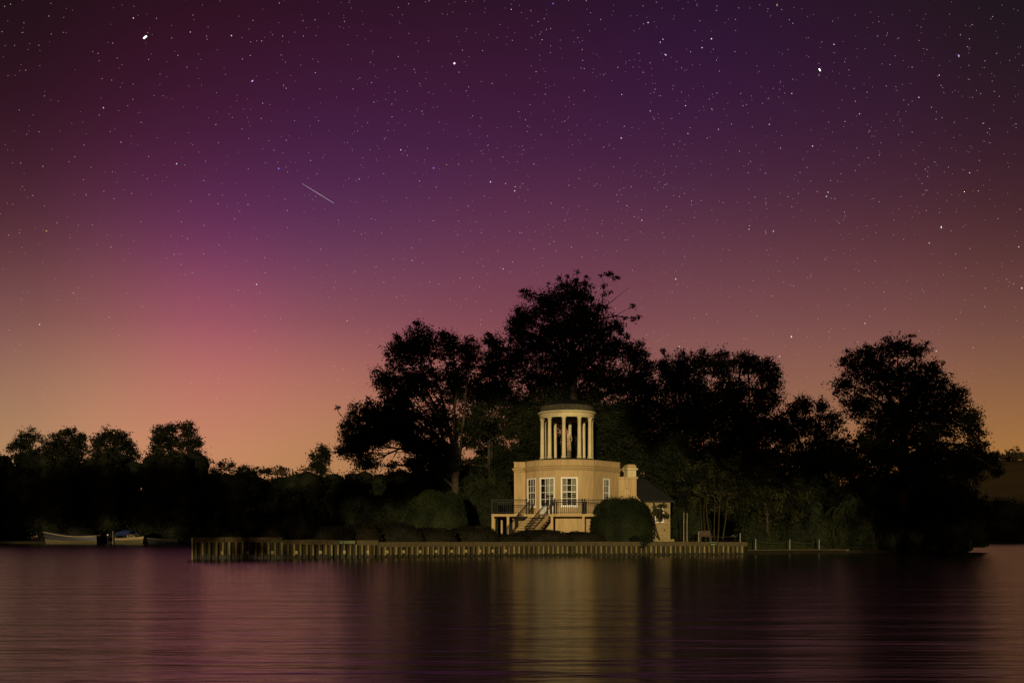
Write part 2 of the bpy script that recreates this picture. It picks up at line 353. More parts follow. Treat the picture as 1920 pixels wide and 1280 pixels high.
def hill():
    xs = np.linspace(200, 2400, 110); ys = np.linspace(700, 2000, 40); X, Y = np.meshgrid(xs, ys)
    ridge = np.clip((X-300)/220, 0, 1)**.7
    Z = 4+ridge*95*np.exp(-((Y-1250)/380)**2)*(1+.10*np.sin(X/140)+.05*np.sin(X/47+1))
    v = np.stack([X, Y, Z], -1).reshape(-1, 3); q = []
    nx = len(xs)
    i = np.arange(nx-1)[None, :]+nx*np.arange(len(ys)-1)[:, None]; i = i.ravel()
    q = np.stack([i, i+1, i+nx+1, i+nx], -1)
    link('hill', np_mesh('hill', v, q, 'hill'), kind='structure')
hill()
# trees on the ridge of the hill at the right edge
rt = []
for k in range(210):
    x = 420+(k % 210)*3.6; up = k < 210; y = (1190 if up else 1000)+random.uniform(-60, 60); h = random.uniform(4, 8)*(2.0 if up and random.random() < .1 else 1)
    _, lv = clusters_in((x, y, (4+95*math.exp(-((y-1250)/380)**2))+h*.2), (5, 5, h), 420, 2.0, .9, .5, 20); rt.append(lv)
link('ridge_woods', leafmesh('ridge_woods', rt, 'hillwood'), kind='stuff', label='tree tops along the far hill at the right edge', category='woods')

# ------------------------------------------------------------------ sheet pile wall with timber coping
quay = thing('river_wall', 'long corrugated sheet pile wall with a timber coping edging the island', 'river wall', (W2[0][0], W2[0][1], 0))
qi = -Vector((W2[0][0], W2[0][1], 0))
seglen = [math.dist(W2[i], W2[i+1]) for i in range(len(W2)-1)]; TOT = sum(seglen)
def along(s):
    for i, l in enumerate(seglen):
        if s <= l or i == len(seglen)-1:
            t = s/l; a, b = Vector((*W2[i], 0)), Vector((*W2[i+1], 0)); return a.lerp(b, t), (b-a).normalized()
        s -= l
def s_of_px(px):
    lo, hi = 0, TOT
    for _ in range(40):
        m_ = (lo+hi)/2; p_, _d = along(m_)
        if 960+p_.x/p_.y*F < px: lo = m_
        else: hi = m_
    return lo
def coptop(px): return 1.44 if px < 530 else 1.28 if px < 612 else 1.24 if px < 708 else 1.12-.0001*(px-708)
PW = .42
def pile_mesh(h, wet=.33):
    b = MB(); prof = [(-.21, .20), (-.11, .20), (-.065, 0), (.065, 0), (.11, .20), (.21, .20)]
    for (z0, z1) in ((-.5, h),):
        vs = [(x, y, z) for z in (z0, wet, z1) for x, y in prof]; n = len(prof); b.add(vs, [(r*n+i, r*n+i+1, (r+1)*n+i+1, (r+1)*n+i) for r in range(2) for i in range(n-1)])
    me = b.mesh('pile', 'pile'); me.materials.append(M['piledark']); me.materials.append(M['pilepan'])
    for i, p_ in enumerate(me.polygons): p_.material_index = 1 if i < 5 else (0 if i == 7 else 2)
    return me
pms = [pile_mesh(1.1, w_) for w_ in (.24, .27, .30)]
s = .25; k = 0
while s < TOT-.1:
    p_, d_ = along(s); px = 960+p_.x/p_.y*F
    o = link('pile', pms[k % 3], quay, p_+qi, math.atan2(d_.y, d_.x)+random.uniform(-.04, .04)); o.location.y += random.uniform(-.02, .02)
    o.scale = (random.uniform(.8, 1.1), random.choice((.5, .75, 1, 1.15)), (coptop(px)-.30)/1.1); o.rotation_euler[1] = random.uniform(-.02, .02); s += PW; k += 1
# bolt plates at the foot of the piles
pad = MB().box((0, 0, 0), (.17, .07, .20)).mesh('bolt_plate', 'pad')
for px in (417, 464, 511, 556, 601, 646, 690, 726, 757, 788, 818, 847, 874, 900, 924, 948):
    p_, d_ = along(s_of_px(px)); link('bolt_plate', pad, quay, p_+qi+Vector((0, -.06, .42)), math.atan2(d_.y, d_.x))
joints = [360, 420, 475, 529, 571, 612, 634.5, 667.5, 708, 770, 832, 900, 960, 1022, 1085, 1145, 1207, 1260, 1311, 1328, 1344, 1361, 1400]
for a_, b_ in zip(joints[:-1], joints[1:]):
    if a_ in (634.5,): continue
    sa, sb = s_of_px(a_)+.012, s_of_px(b_)-.012; zt = coptop((a_+b_)/2)+random.uniform(-.012, .012); hh = .34
    if b_ > 529 > a_-1 and a_ >= 529: hh = .30
    if 612 <= a_ < 634: hh = .32
    n = max(1, int((sb-sa)/1.2)); b = MB()
    cuts = [sa+(sb-sa)*i/n for i in range(n+1)]
    for c0, c1 in zip(cuts[:-1], cuts[1:]):
        p0, d0 = along(c0); p1, d1 = along(c1); off = Vector((0, -.10+random.uniform(-.01, .01), zt-hh/2))+qi
        dd = Vector((0, .17, 0)); b.beam(p0+off+dd, p1+off+dd, .34, hh)
    b.obj('coping_board', 'coping', quay)
# return wall at the island's upstream tip, running away from the river
b = MB(); a0 = Vector((*W2[0], 0))+qi
for i in range(28):
    q = a0+Vector((-.06*i, .5*i+.3, 0)); b.box((q.x+.08*(i % 2), q.y, .45), (.1, .5, 1.9))
b.obj('return_piles', 'pile', quay)
# low timber edge of the bank further right
b = MB()
edge = thing('bank_edging', 'low timber edging strip of the right bank beyond the sheet piles', 'edging', (PX(1400, 82), 82, 0))
pts = [(1401, 84.5), (1440, 86.2), (1480, 87.4), (1520, 88.2), (1555, 88.8), (1592, 89.3)]
for (a_, da), (b_, db) in zip(pts[:-1], pts[1:]):
    MB().beam(Vector((PX(a_+.3, da), da, .27))-edge.location, Vector((PX(b_-.3, db), db, .27))-edge.location, .12, .16).obj('edging_board', 'coping', edge)

# signs on the coping
def sign(label, px0, px1, z, h, text):
    s0, s1 = s_of_px(px0), s_of_px(px1); p0, d0 = along(s0); p1, _ = along(s1); c = (p0+p1)/2; wd = (p1-p0).length; rz = math.atan2((p1-p0).y, (p1-p0).x)
    t = thing('sign', label, 'sign', (c.x, c.y-.12, z), None, rz)
    MB().box((0, 0, 0), (wd, .05, h)).obj('board', 'signgreen', t)
    if text:
        cu = bpy.data.curves.new('lettering', 'FONT'); cu.body = text; cu.size = h*.95; cu.align_x = 'CENTER'; cu.align_y = 'CENTER'; cu.extrude = .008; cu.offset = .006
        o = bpy.data.objects.new('lettering', cu); COL.objects.link(o); bpy.context.view_layer.update()
        me = bpy.data.meshes.new_from_object(o.evaluated_get(bpy.context.evaluated_depsgraph_get())); bpy.data.objects.remove(o)
        me.materials.clear(); me.materials.append(M['signtext']); xs = [v.co.x for v in me.vertices]; wx = max(xs)-min(xs)
        l = link('lettering', me, t, (0, -.036, 0)); l.rotation_euler = (math.pi/2, 0, 0); l.scale = (wd*.9/wx, 1, 1)
    else:
        MB().box((0, -.03, h*.36), (wd*.94, .012, .025)).obj('border_line', 'signtext', t)
        MB().box((0, -.03, -.05), (wd*.62, .012, .06)).obj('text_line', 'signtext', t)
sign('long green NO MOORING board set into the coping of the pile wall', 635, 667, 1.09, .28, 'NO MOORING')
sign('short green notice with a pale line on the coping below the bench', 1329, 1343, .90, .32, None)

# ------------------------------------------------------------------ the temple
C = Vector((PX(1063, 87.8), 87.8, 0)); R = 3.76; GZ = 1.0; WT = 7.98
temple = thing('temple', 'cream stucco riverside temple with a rounded window bay and an open columned cupola', 'building', (C.x, C.y, GZ))
ti = -Vector((C.x, C.y, GZ))
def ring(a, r=R): a = math.radians(a); return Vector((C.x+r*math.sin(a), C.y-r*math.cos(a), 0))
def chord(a, wdt): h = math.degrees(math.asin(wdt/2/R)); return ring(a-h), ring(a+h)
FL0 = ring(33.5); FL1 = Vector((PX(1162, 87.6), 87.6, 0))
plan = [('p', Vector((PX(964, 87.1)+.0, 93.5, 0))), ('p', Vector((PX(964, 87.1), 87.1, 0))), ('p', Vector((ring(-79).x, 87.1, 0)))]
opens = []
def arc(a, b_): 
    n = max(1, int(abs(b_-a)/5)); return [('p', ring(a+(b_-a)*i/n)) for i in range(n+1)]
ww = {}
cur = -78
for a_, wdt, zb, zt, kind in ((-59, 1.42, 4.02, 6.50, 'w'), (-30, 1.46, 3.34, 6.50, 'd'), (0, 1.42, 4.02, 6.50, 'w')):
    h = math.degrees(math.asin(wdt/2/R)); plan += arc(cur, a_-h); plan.append(('o', ring(a_+h), zb, zt, kind)); cur = a_+h
plan += arc(cur, 33.5)
fd = (FL1-FL0); fl = fd.length; fu = fd.normalized()
wc = FL0+fd*.49; plan += [('p', wc-fu*.50), ('o', wc+fu*.50, 4.02, 6.50, 'n'), ('p', FL1), ('p', Vector((FL1.x+.9, 93.5, 0)))]
wall = MB(); outline = []
def inward(a, b_): d = (b_-a).normalized(); return Vector((-d.y, d.x, 0))
z0 = GZ-.2
prevp = plan[0][1]; outline.append(prevp); wins = []
for e_ in plan[1:]:
    p_ = e_[1]
    if (p_-prevp).length < 1e-4: continue
    def q4(za, zb, o0=Vector((0,0,0)), a=prevp, b_=p_):
        wall.add([a+ti+Vector((0,0,za)), b_+ti+Vector((0,0,za)), b_+ti+Vector((0,0,zb)), a+ti+Vector((0,0,zb))], [(0,1,2,3)])
    if e_[0] == 'p': q4(z0, WT)
    else:
        q4(z0, e_[2]); q4(e_[3], WT); nn = inward(prevp, p_)*.2; A, B = prevp+ti, p_+ti; za, zb = Vector((0,0,e_[2])), Vector((0,0,e_[3]))
        for (u, v_) in ((A+za, A+zb), (B+zb, B+za), (B+za, A+za), (A+zb, B+zb)):
            wall.add([u, v_, v_+nn, u+nn], [(0,1,2,3)])
        wins.append((prevp.copy(), p_.copy(), e_[2], e_[3], e_[4]))
    outline.append(p_); prevp = p_
wall.obj('wall', 'stucco', temple)
def sweep(name, prof, m, path=None, closed=False):
    path = path or outline; b = MB(); n = len(path); k = len(prof); vs = []
    for i, p_ in enumerate(path):
        d0 = (path[i]-path[i-1]).normalized() if i > 0 else (path[1]-path[0]).normalized()
        d1 = (path[i+1]-path[i]).normalized() if i < n-1 else d0
        n0 = -Vector((-d0.y, d0.x, 0)); n1 = -Vector((-d1.y, d1.x, 0)); nm = (n0+n1).normalized(); sc = 1/max(.5, nm.dot(n0))
        for o, z in prof: vs.append(p_+nm*o*sc+ti+Vector((0, 0, z)))
    fs = [(i*k+j, (i+1)*k+j, (i+1)*k+(j+1) % k, i*k+(j+1) % k) for i in range(n-1) for j in range(k)]
    b.add(vs, fs+[tuple(range(k)), tuple(range((n-1)*k, n*k))]); return b.obj(name, m, temple)
sweep('cornice', [(.002, 7.16), (.05, 7.19), (.05, 7.25), (.16, 7.31), (.17, 7.40), (.05, 7.45), (.002, 7.45)], 'stucco')
M['dark_stucco'] = mat('dark_stucco', (.26, .20, .09), (.36, .27, .13), 3, .9, .2)
sweep('cornice_shadow_band', [(.002, 7.08), (.02, 7.08), (.02, 7.155), (.002, 7.155)], 'dark_stucco')  # shadow line under the cornice, painted as a darker strip
sweep('upper_fillet', [(.002, 7.46), (.015, 7.46), (.015, 7.51), (.002, 7.51)], 'dark_stucco')
sweep('parapet_coping', [(-.3, 7.93), (.05, 7.93), (.05, 8.00), (-.3, 8.00)], 'stucco')
# flat lead roof and interior
def cap(name, z, m, path=outline, parent=temple):
    b = MB(); b.add([p_+ti+Vector((0, 0, z)) for p_ in path], [tuple(range(len(path)))]); me = b.mesh(name, m)
    bm = bmesh.new(); bm.from_mesh(me); bmesh.ops.triangulate(bm, faces=bm.faces); bm.to_mesh(me); bm.free(); return link(name, me, parent)
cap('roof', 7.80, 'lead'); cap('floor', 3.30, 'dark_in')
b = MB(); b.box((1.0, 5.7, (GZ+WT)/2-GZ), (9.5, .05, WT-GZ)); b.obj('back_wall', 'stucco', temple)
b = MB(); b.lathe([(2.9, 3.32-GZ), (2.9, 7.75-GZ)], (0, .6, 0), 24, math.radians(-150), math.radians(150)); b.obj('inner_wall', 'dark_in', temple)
# windows
def window(a, b_, zb, zt, kind):
    d = (b_-a).normalized(); nin = inward(a, b_); wd = (b_-a).length; ctr = (a+b_)/2+ti; rz = math.atan2(d.y, d.x); h = zt-zb
    root_mesh = MB()   # the moving sash frames
    fw = .12; zc = (zb+zt)/2
    rt_ = MB()
    t = .11
    for x, z, sx, sz in ((-wd/2+fw/2, 0, fw, h), (wd/2-fw/2, 0, fw, h), (0, h/2-fw/2, wd-2*fw-.004, fw), (0, -h/2+fw/2, wd-2*fw-.004, fw)):
        rt_.box((x, .035, z), (sx, t, sz))
    win = rt_.obj('door' if kind == 'd' else 'window', 'white', temple, loc=ctr+Vector((0, 0, zc)), rz=rz)
    ow, oh = wd-2*fw, h-2*fw
    if kind != 'd': MB().box((0, -.07, -h/2-.035), (wd+.10, .24, .07)).obj('sill', 'white', win)
    bars = MB(); nr, nc = (4, 3)
    panel = 0
    if kind == 'd': panel = .62; MB().box((0, .05, -h/2+fw+panel/2), (ow-.01, .05, panel-.02)).obj('lower_panel', 'white', win); nr = 4
    gh = oh-panel; gz0 = -oh/2+panel; bw = .035
    for i in range(1, nc): bars.box((-ow/2+ow*i/nc, .05, gz0+gh/2), (bw if kind != 'd' else .045, .04, gh))
    for j in range(1, nr): 
        bh = .07 if (j == 2 and kind != 'd') else bw
        for i in range(nc): bars.box((-ow/2+ow*(i+.5)/nc, .05, gz0+gh*j/nr), (ow/nc-bw-.002, .038, bh))
    bars.obj('glazing_bars', 'white', win)
    for i in range(nc):
        for j in range(nr):
            tilt = random.uniform(-.012, .012)
            x0, x1 = -ow/2+ow*i/nc+.012, -ow/2+ow*(i+1)/nc-.012; za, zb_ = gz0+gh*j/nr+.012, gz0+gh*(j+1)/nr-.012
            MB().add([(x0, .055+tilt, za), (x1, .055-tilt, za), (x1, .055-tilt, zb_), (x0, .055+tilt, zb_)], [(0,1,2,3)]).obj('pane', 'glass', win)
    def curt(x0, x1, z0_, z1_):
        n = 12; vs = []
        for k_ in range(n+1):
            x = x0+(x1-x0)*k_/n; y = .28+.03*math.sin(k_*2.1); vs += [(x, y, z0_), (x, y, z1_)]
        MB().add(vs, [(2*k_, 2*k_+2, 2*k_+3, 2*k_+1) for k_ in range(n)]).obj('curtain', 'curtain', win)
    if kind == 'w' and abs(ctr.x) < 1:
        for sgn in (-1, 1):
            xa, xb = (sgn*ow/2, sgn*ow*.17); curt(min(xa, xb), max(xa, xb), -.12, oh/2)
            for k_ in range(6): MB().box(((xa+xb)/2, .26, -.20-.15*k_), (abs(xa-xb), .02, .055)).obj('shutter_slat', 'curtain', win)
    if kind == 'd': curt(-ow*.17, ow*.5, .1, oh/2); MB().box((ow*.17, .27, -.12), (ow*.62, .02, .05)).obj('shutter_slat', 'curtain', win)
for w_ in wins: window(*w_)
# cupola
def ringobj(name, prof, m, n=64, smooth=False): return MB().lathe([(r, z-GZ) for r, z in prof], (0, 0, 0), n).obj(name, m, temple, smooth)
ringobj('cupola_plinth', [(2.75, 7.82), (2.75, 8.08), (2.6, 8.10), (2.6, 8.22), (0.02, 8.22)], 'lead')
cm = MB().lathe([(0.0, 0), (.235, 0), (.235, .09), (.215, .11), (.225, .16), (.20, .20), (.18, .24), (.172, 1.2), (.158, 2.4), (.148, 3.2), (.165, 3.22), (.165, 3.26), (.15, 3.28), (.15, 3.38), (.20, 3.45), (.215, 3.46), (.215, 3.565), (0, 3.565)], n=20).mesh('column', 'stone_paint', False)
for p_ in cm.polygons: p_.use_smooth = abs(p_.normal.z) < .3
for i in range(10):
    a_ = math.radians(-10+36*i); link('column', cm, temple, (2.2*math.sin(a_), -2.2*math.cos(a_), 8.222-GZ))
ringobj('entablature', [(2.0, 11.79), (2.38, 11.79), (2.38, 11.95), (2.41, 11.96), (2.41, 12.14), (2.47, 12.16), (2.56, 12.24), (2.58, 12.33), (2.36, 12.37), (2.0, 12.37), (2.0, 11.79)], 'stone_paint')
ringobj('ceiling', [(2.0, 12.1), (1.2, 12.3), (0, 12.38)], 'attic')
b = MB(); n = 46
for row in range(2):
    for i in range(n):
        a_ = 2*math.pi*(i+.5*row)/n; r = 2.33-.04*row; b.box((r*math.sin(a_), -r*math.cos(a_), 12.50-GZ+.24*row), (2*math.pi*r/n-.02, .06, .23), a_)
    
ringobj('attic', [(2.28, 12.36), (2.24, 12.86), (2.1, 12.9)], 'attic'); b.obj('attic_blocks', 'attic', temple, kind='stuff')
ringobj('dome', [(2.30, 12.86), (2.30, 12.92), (2.12, 12.97), (1.9, 13.1), (1.5, 13.28), (1.0, 13.42), (.5, 13.49), (.0, 13.51)], 'lead', 48)
b = MB()
for i in range(24):
    a_ = 2*math.pi*i/24
    pr = [(2.13, 12.98), (1.91, 13.12), (1.51, 13.30), (1.01, 13.44), (.3, 13.51)]
    b.tube([(r*math.sin(a_), -r*math.cos(a_), z-GZ) for r, z in pr], [.025]*5, 4)
b.obj('dome_rolls', 'lead', temple)
# end block with blind arch and chimney
DB = 87.2; bx0, bx1 = PX(1160.5, DB), PX(1193.5, DB); ztp = PZ(897, DB)
b = MB(); b.box(((bx0+bx1)/2+ti.x, DB+1.08+ti.y, (ztp+GZ)/2-GZ), (bx1-bx0-.02, 1.6, ztp-GZ-.01))
ax0, ax1 = PX(1168.5, DB), PX(1182.5, DB); asp = PZ(922, DB); ar = (ax1-ax0)/2; acx = (ax0+ax1)/2; zb_ = GZ-.1; yf = DB+ti.y
def fq(x0, x1, za, zb): b.add([(x0+ti.x, yf, za-GZ), (x1+ti.x, yf, za-GZ), (x1+ti.x, yf, zb-GZ), (x0+ti.x, yf, zb-GZ)], [(0,1,2,3)])
fq(bx0, ax0, zb_, ztp); fq(ax1, bx1, zb_, ztp); fq(ax0, ax1, zb_, 2.2)
for i in range(12):
    t0, t1 = math.pi*(1-i/12), math.pi*(1-(i+1)/12)
    xa, xb, za, zc = acx+ar*math.cos(t0), acx+ar*math.cos(t1), asp+ar*math.sin(t0), asp+ar*math.sin(t1)
    b.add([(xa+ti.x, yf, za-GZ), (xb+ti.x, yf, zc-GZ), (xb+ti.x, yf, ztp-GZ), (xa+ti.x, yf, ztp-GZ)], [(0,1,2,3)])
    b.add([(xa+ti.x, yf, za-GZ), (xb+ti.x, yf, zc-GZ), (xb+ti.x, yf+.28, zc-GZ), (xa+ti.x, yf+.28, za-GZ)], [(0,3,2,1)])
for x in (ax0, ax1): b.add([(x+ti.x, yf, 2.2-GZ), (x+ti.x, yf+.28, 2.2-GZ), (x+ti.x, yf+.28, asp-GZ), (x+ti.x, yf, asp-GZ)], [(0,1,2,3)])
b.add([(bx1+ti.x, yf, zb_-GZ), (bx1+ti.x, yf+.28, zb_-GZ), (bx1+ti.x, yf+.28, ztp-GZ), (bx1+ti.x, yf, ztp-GZ)], [(0,1,2,3)])
b.obj('end_block', 'stucco', temple)
ah = MB(); 
for i in range(14):
    t0, t1 = math.pi*(1-i/14), math.pi*(1-(i+1)/14); pr = []
    for tt in (t0, t1):
        for rr, yy in ((ar+.005, -.04), (ar+.075, -.04), (ar+.075, .0)): pr.append((acx+rr*math.cos(tt)+ti.x, yf+yy, asp+rr*math.sin(tt)-GZ))
    ah.add(pr, [(0,3,4,1), (1,4,5,2)])
ah.obj('arch_moulding', 'stucco', temple)
MB().box(((bx0+bx1)/2+ti.x+.02, DB+.78+ti.y, ztp-GZ+.07), (bx1-bx0+.16, 1.95, .14)).obj('block_coping', 'stucco', temple)
cx0, cx1 = PX(1174, 87.9), PX(1191, 87.9); zc0 = ztp+.14; ccx = (cx0+cx1)/2+ti.x; cw = cx1-cx0; cy = 88.45+ti.y
ch = MB(); rzc = math.radians(16)
ch.box((ccx, cy, (zc0+PZ(881, 88))/2-GZ), (cw, .9, PZ(881, 88)-zc0), rzc); chim = ch.obj('chimney', 'stone_paint', temple)
MB().box((ccx, cy, PZ(880, 88)-GZ+.05), (cw+.24, 1.14, .14), rzc).obj('chimney_band', 'stone_paint', temple)
cc = MB(); zz = PZ(880, 88)-GZ+.12; cc.box((ccx, cy, zz+.13), (cw+.02, .9, .26), rzc); cc.box((ccx, cy, zz+.30), (cw-.16, .7, .10), rzc); cc.obj('chimney_cap', 'stucco', temple)
MB().add([(bx1+ti.x, yf+.2, 4.45-GZ), (bx1+ti.x+.42, yf+.2, 4.45-GZ), (bx1+ti.x+.42, yf+.2, 4.6-GZ), (bx1+ti.x, yf+.2, 5.05-GZ),
          (bx1+ti.x, yf+.6, 4.45-GZ), (bx1+ti.x+.42, yf+.6, 4.45-GZ), (bx1+ti.x+.42, yf+.6, 4.6-GZ), (bx1+ti.x, yf+.6, 5.05-GZ)],
         [(0,1,2,3), (7,6,5,4), (3,2,6,7), (1,5,6,2), (0,4,5,1)]).obj('buttress', 'stucco', temple)

# deck, railings and steps
DZ = 3.33; YD = 81.5; XL, XR = PX(921.5, YD), PX(1152, YD); SX0, SX1 = PX(987.5, YD), PX(1033.5, YD)
deck = MB()
def dbox(x0, x1, y0, y1): deck.box(((x0+x1)/2+ti.x, (y0+y1)/2+ti.y, DZ-.10-GZ), (x1-x0, y1-y0, .20))
dbox(XL, SX0, YD, 87.0); dbox(SX0+.002, SX1-.002, YD+.25, 86.9); dbox(SX1, XR, YD, 87.0)
deck.obj('deck', 'stucco', temple)
pm = MB().box((0, 0, (DZ-.2-GZ+.3)/2-.3), (.20, .20, DZ-.2-GZ+.3-.004)).mesh('deck_post', 'stucco')
for x, y in ((PX(924, YD), YD+.12), (PX(952.5, YD), YD+.12), (PX(1034.5, YD)+.02, YD+.12), (PX(1094, YD), YD+.12), (PX(1148, YD), YD+.12), (PX(940, 86), 86.2), (PX(924, 86)+.1, 86.2), (PX(963, 84), 84.2)):
    link('deck_post', pm, temple, (x+ti.x, y+ti.y, 0))
def railing(pts, nb_space=.155, ht=1.16, posts=(0, -1), dz_=.05):
    """handrail + bottom rail as the part, balusters and newels as its sub-parts"""
    pts = [Vector(p_)+ti for p_ in pts]; rail = MB()
    for a_, b_ in zip(pts[:-1], pts[1:]):
        rail.beam(a_+Vector((0,0,ht)), b_+Vector((0,0,ht)), .075, .06); rail.beam(a_+Vector((0,0,ht-.16)), b_+Vector((0,0,ht-.16)), .03, .03); rail.beam(a_+Vector((0,0,.13)), b_+Vector((0,0,.13)), .04, .035)
    r = rail.obj('railing', 'iron', temple)
    bmm = MB().box((0, 0, ht/2+.05), (.026, .026, ht-.13)).mesh('baluster', 'iron')
    nm = MB().box((0, 0, ht/2+.05), (.11, .11, ht+.1)).mesh('newel_post', 'iron')
    for a_, b_ in zip(pts[:-1], pts[1:]):
        n = max(1, int((b_-a_).length/nb_space))
        for i in range(1, n): link('baluster', bmm, r, a_.lerp(b_, i/n))
    for i in posts: link('newel_post', nm, r, pts[i])
    return r
yr = YD+.10
railing([(PX(922.5, YD), 86.6, DZ), (PX(922.5, YD), yr, DZ), (PX(988, YD)-.02, yr, DZ)], posts=(1, 2))
railing([(PX(922.5, YD)+.1, 86.75, DZ), (PX(963, 87)-.1, 86.75, DZ)], posts=())
railing([(PX(1034, YD)+.02, yr, DZ), (PX(1040, YD), yr, DZ), (PX(1092, YD), yr, DZ), (PX(1096.5, YD), yr, DZ), (XR-.1, yr, DZ), (XR-.1, 84.6, DZ)], posts=(0, 1, 2, 3, 4))
# steps run down towards the left
TOP = Vector(((SX0+SX1)/2, YD+.1, DZ)); BOT = Vector((PX(966, 79.0), 79.0, 1.08)); run = (BOT-TOP); run.z = 0; RL = run.length; ru = run.normalized(); rs = Vector((-ru.y, ru.x, 0))
NS = 11; rise = (DZ-1.08)/NS; hwid = .86; rzs = math.atan2(ru.y, ru.x)
tm_ = MB().box((0, 0, -.035), (RL/NS+.05, hwid*2, .07)).mesh('step', 'coping')
rsm = MB().box((0, 0, 0), (.04, hwid*2-.05, rise-.09)).mesh('riser', 'stucco')
for i in range(NS):
    q = TOP+ru*(RL*(i+.5)/NS)+Vector((0, 0, -rise*(i+1)))
    st = link('step', MB().box((0, 0, -.05), (RL/NS+.04, hwid*2, .10)).mesh('step', 'stucco') if i == 0 else stm, temple, q+ti, rzs)
    if i == 0: stm = st.data
for sg in (-1, 1):
    o_ = rs*sg*(hwid+.06); MB().beam(TOP+o_+ti+Vector((0, 0, -.25)), BOT+o_+ti+Vector((0, 0, .0)), .10, .30).obj('stringer', 'stucco', temple)
    a_, b_ = TOP+o_+ru*.1, BOT+o_-ru*.1
    railing([(a_.x, a_.y, a_.z-.02), (b_.x, b_.y, b_.z+.05)], .15, 1.05, posts=(0, 1))

# statue inside the cupola
stt = thing('statue', 'weathered stone figure on a dark pedestal standing inside the open cupola', 'statue', (C.x+.10, C.y-.1, 8.224))
MB().lathe([(.0, 0), (.33, 0), (.33, .1), (.27, .14), (.26, .66), (.32, .72), (.32, .8), (0, .8)], n=16).obj('pedestal', 'plinth', stt)
def statue():
    J = {'hip': ((0, 0, 1.72), .16), 'waist': ((.01, 0, 1.90), .12), 'chest': ((.0, 0, 2.10), .155), 'neck': ((0, 0, 2.28), .055), 'chin': ((.01, -.02, 2.35), .06), 'head': ((.01, -.01, 2.44), .10), 'crown': ((.01, .01, 2.52), .07),
         'kn': ((-.07, -.05, 1.30), .15), 'an': ((-.08, -.02, .95), .14), 'ft': ((-.09, -.14, .84), .06), 'kn2': ((.09, -.02, 1.30), .14), 'an2': ((.09, .02, .95), .13), 'ft2': ((.13, -.1, .84), .06),
         'sh': ((-.18, 0, 2.20), .07), 'el': ((-.27, -.02, 1.94), .05), 'wr': ((-.16, -.17, 1.80), .04), 'ha': ((-.09, -.2, 1.84), .035),
         'sh2': ((.18, 0, 2.20), .07), 'el2': ((.30, .02, 1.98), .05), 'wr2': ((.30, -.08, 1.74), .04), 'ha2': ((.30, -.12, 1.66), .035)}
    E = [('hip','waist'),('waist','chest'),('chest','neck'),('neck','chin'),('chin','head'),('head','crown'),('hip','kn'),('kn','an'),('an','ft'),('hip','kn2'),('kn2','an2'),('an2','ft2'),
         ('chest','sh'),('sh','el'),('el','wr'),('wr','ha'),('chest','sh2'),('sh2','el2'),('el2','wr2'),('wr2','ha2')]
    ks = list(J); me = bpy.data.meshes.new('figure'); me.from_pydata([J[k_][0] for k_ in ks], [(ks.index(a), ks.index(c)) for a, c in E], [])
    me.materials.append(M['statue']); o = link('figure', me, stt); md = o.modifiers.new('s', 'SKIN')
    for i, k_ in enumerate(ks):
        sv = me.skin_vertices[0].data[i]; sv.radius = (J[k_][1],)*2; sv.use_root = (i == 0)
    sd = o.modifiers.new('d', 'SUBSURF'); sd.levels = 2; sd.render_levels = 2
statue()
dr = MB()
for i in range(11):
    a_ = math.pi*2*i/11; r = .2
    dr.tube([(r*.75*math.cos(a_), r*.7*math.sin(a_), 1.9), (r*math.cos(a_), r*math.sin(a_), 1.5), (r*1.1*math.cos(a_)+.02, r*1.1*math.sin(a_), .82)], [.03, .045, .055], 6)
dr.obj('drapery', 'statue', stt, True)

# ------------------------------------------------------------------ cottage annex
DC = 88.2
cot = thing('cottage', 'low cream annex with ashlar wall and dark hipped slate roof right of the temple', 'annex', (PX(1230, DC), DC, GZ)); ci = -cot.location
x0, x1 = PX(1198, DC), PX(1257, DC); ze = PZ(939, DC)
z = GZ; rows = 11; rh = (ze-GZ-.25)/rows
MB().box(((x0+x1)/2+ci.x, 2.06, (ze-GZ)/2-.1), (x1-x0-.04, 4, ze-GZ+.2)).obj('wall', 'ashlar', cot)
bs = {}
for r in range(rows):
    xs = x0+(.0 if r % 2 else -.35)
    while xs < x1-.01:
        a_, b_ = max(xs, x0), min(xs+.85, x1)
        if b_-a_ > .1:
            zc = .25+rh*(r+.5)
            key = round(b_-a_, 2)
            if key not in bs: bs[key] = MB().box((0, 0, 0), (key-.02, .05, rh-.022)).mesh('ashlar_block', 'ashlar')
            # window opening left of the middle
            if not (a_ < PX(1243, DC) and b_ > PX(1228, DC)+.3 and 5 <= r <= 8): link('ashlar_block', bs[key], cot, ((a_+b_)/2+ci.x, .03+random.uniform(-.008, .004), zc))
        xs += .85
MB().box(((x0+x1)/2+ci.x+.15, .0, .12), (x1-x0+.35, .2, .26)).obj('plinth', 'ashlar', cot)
wz0, wz1 = .25+rh*5, .25+rh*9; wxc = PX(1236, DC)+ci.x
wn = MB().box((wxc-.34, -.01, (wz0+wz1)/2), (.06, .1, wz1-wz0)).box((wxc+.34, -.01, (wz0+wz1)/2), (.06, .1, wz1-wz0)).box((wxc, -.01, wz1-.03), (.62, .1, .06)).obj('window', 'white', cot)
MB().box((wxc, .04, (wz0+wz1)/2), (.62, .01, wz1-wz0)).obj('pane', 'dark_in', wn); MB().box((wxc, -.04, wz0-.02), (.85, .16, .08)).obj('sill', 'white', wn)
MB().lathe([(0, 0), (.07, 0), (.07, .06), (0, .06)], (0, 0, 0), 12).obj('vent', 'dark_in', cot, loc=(PX(1246, DC)+ci.x, -.01, PZ(993, DC)-GZ)).rotation_euler = (math.pi/2, 0, 0)
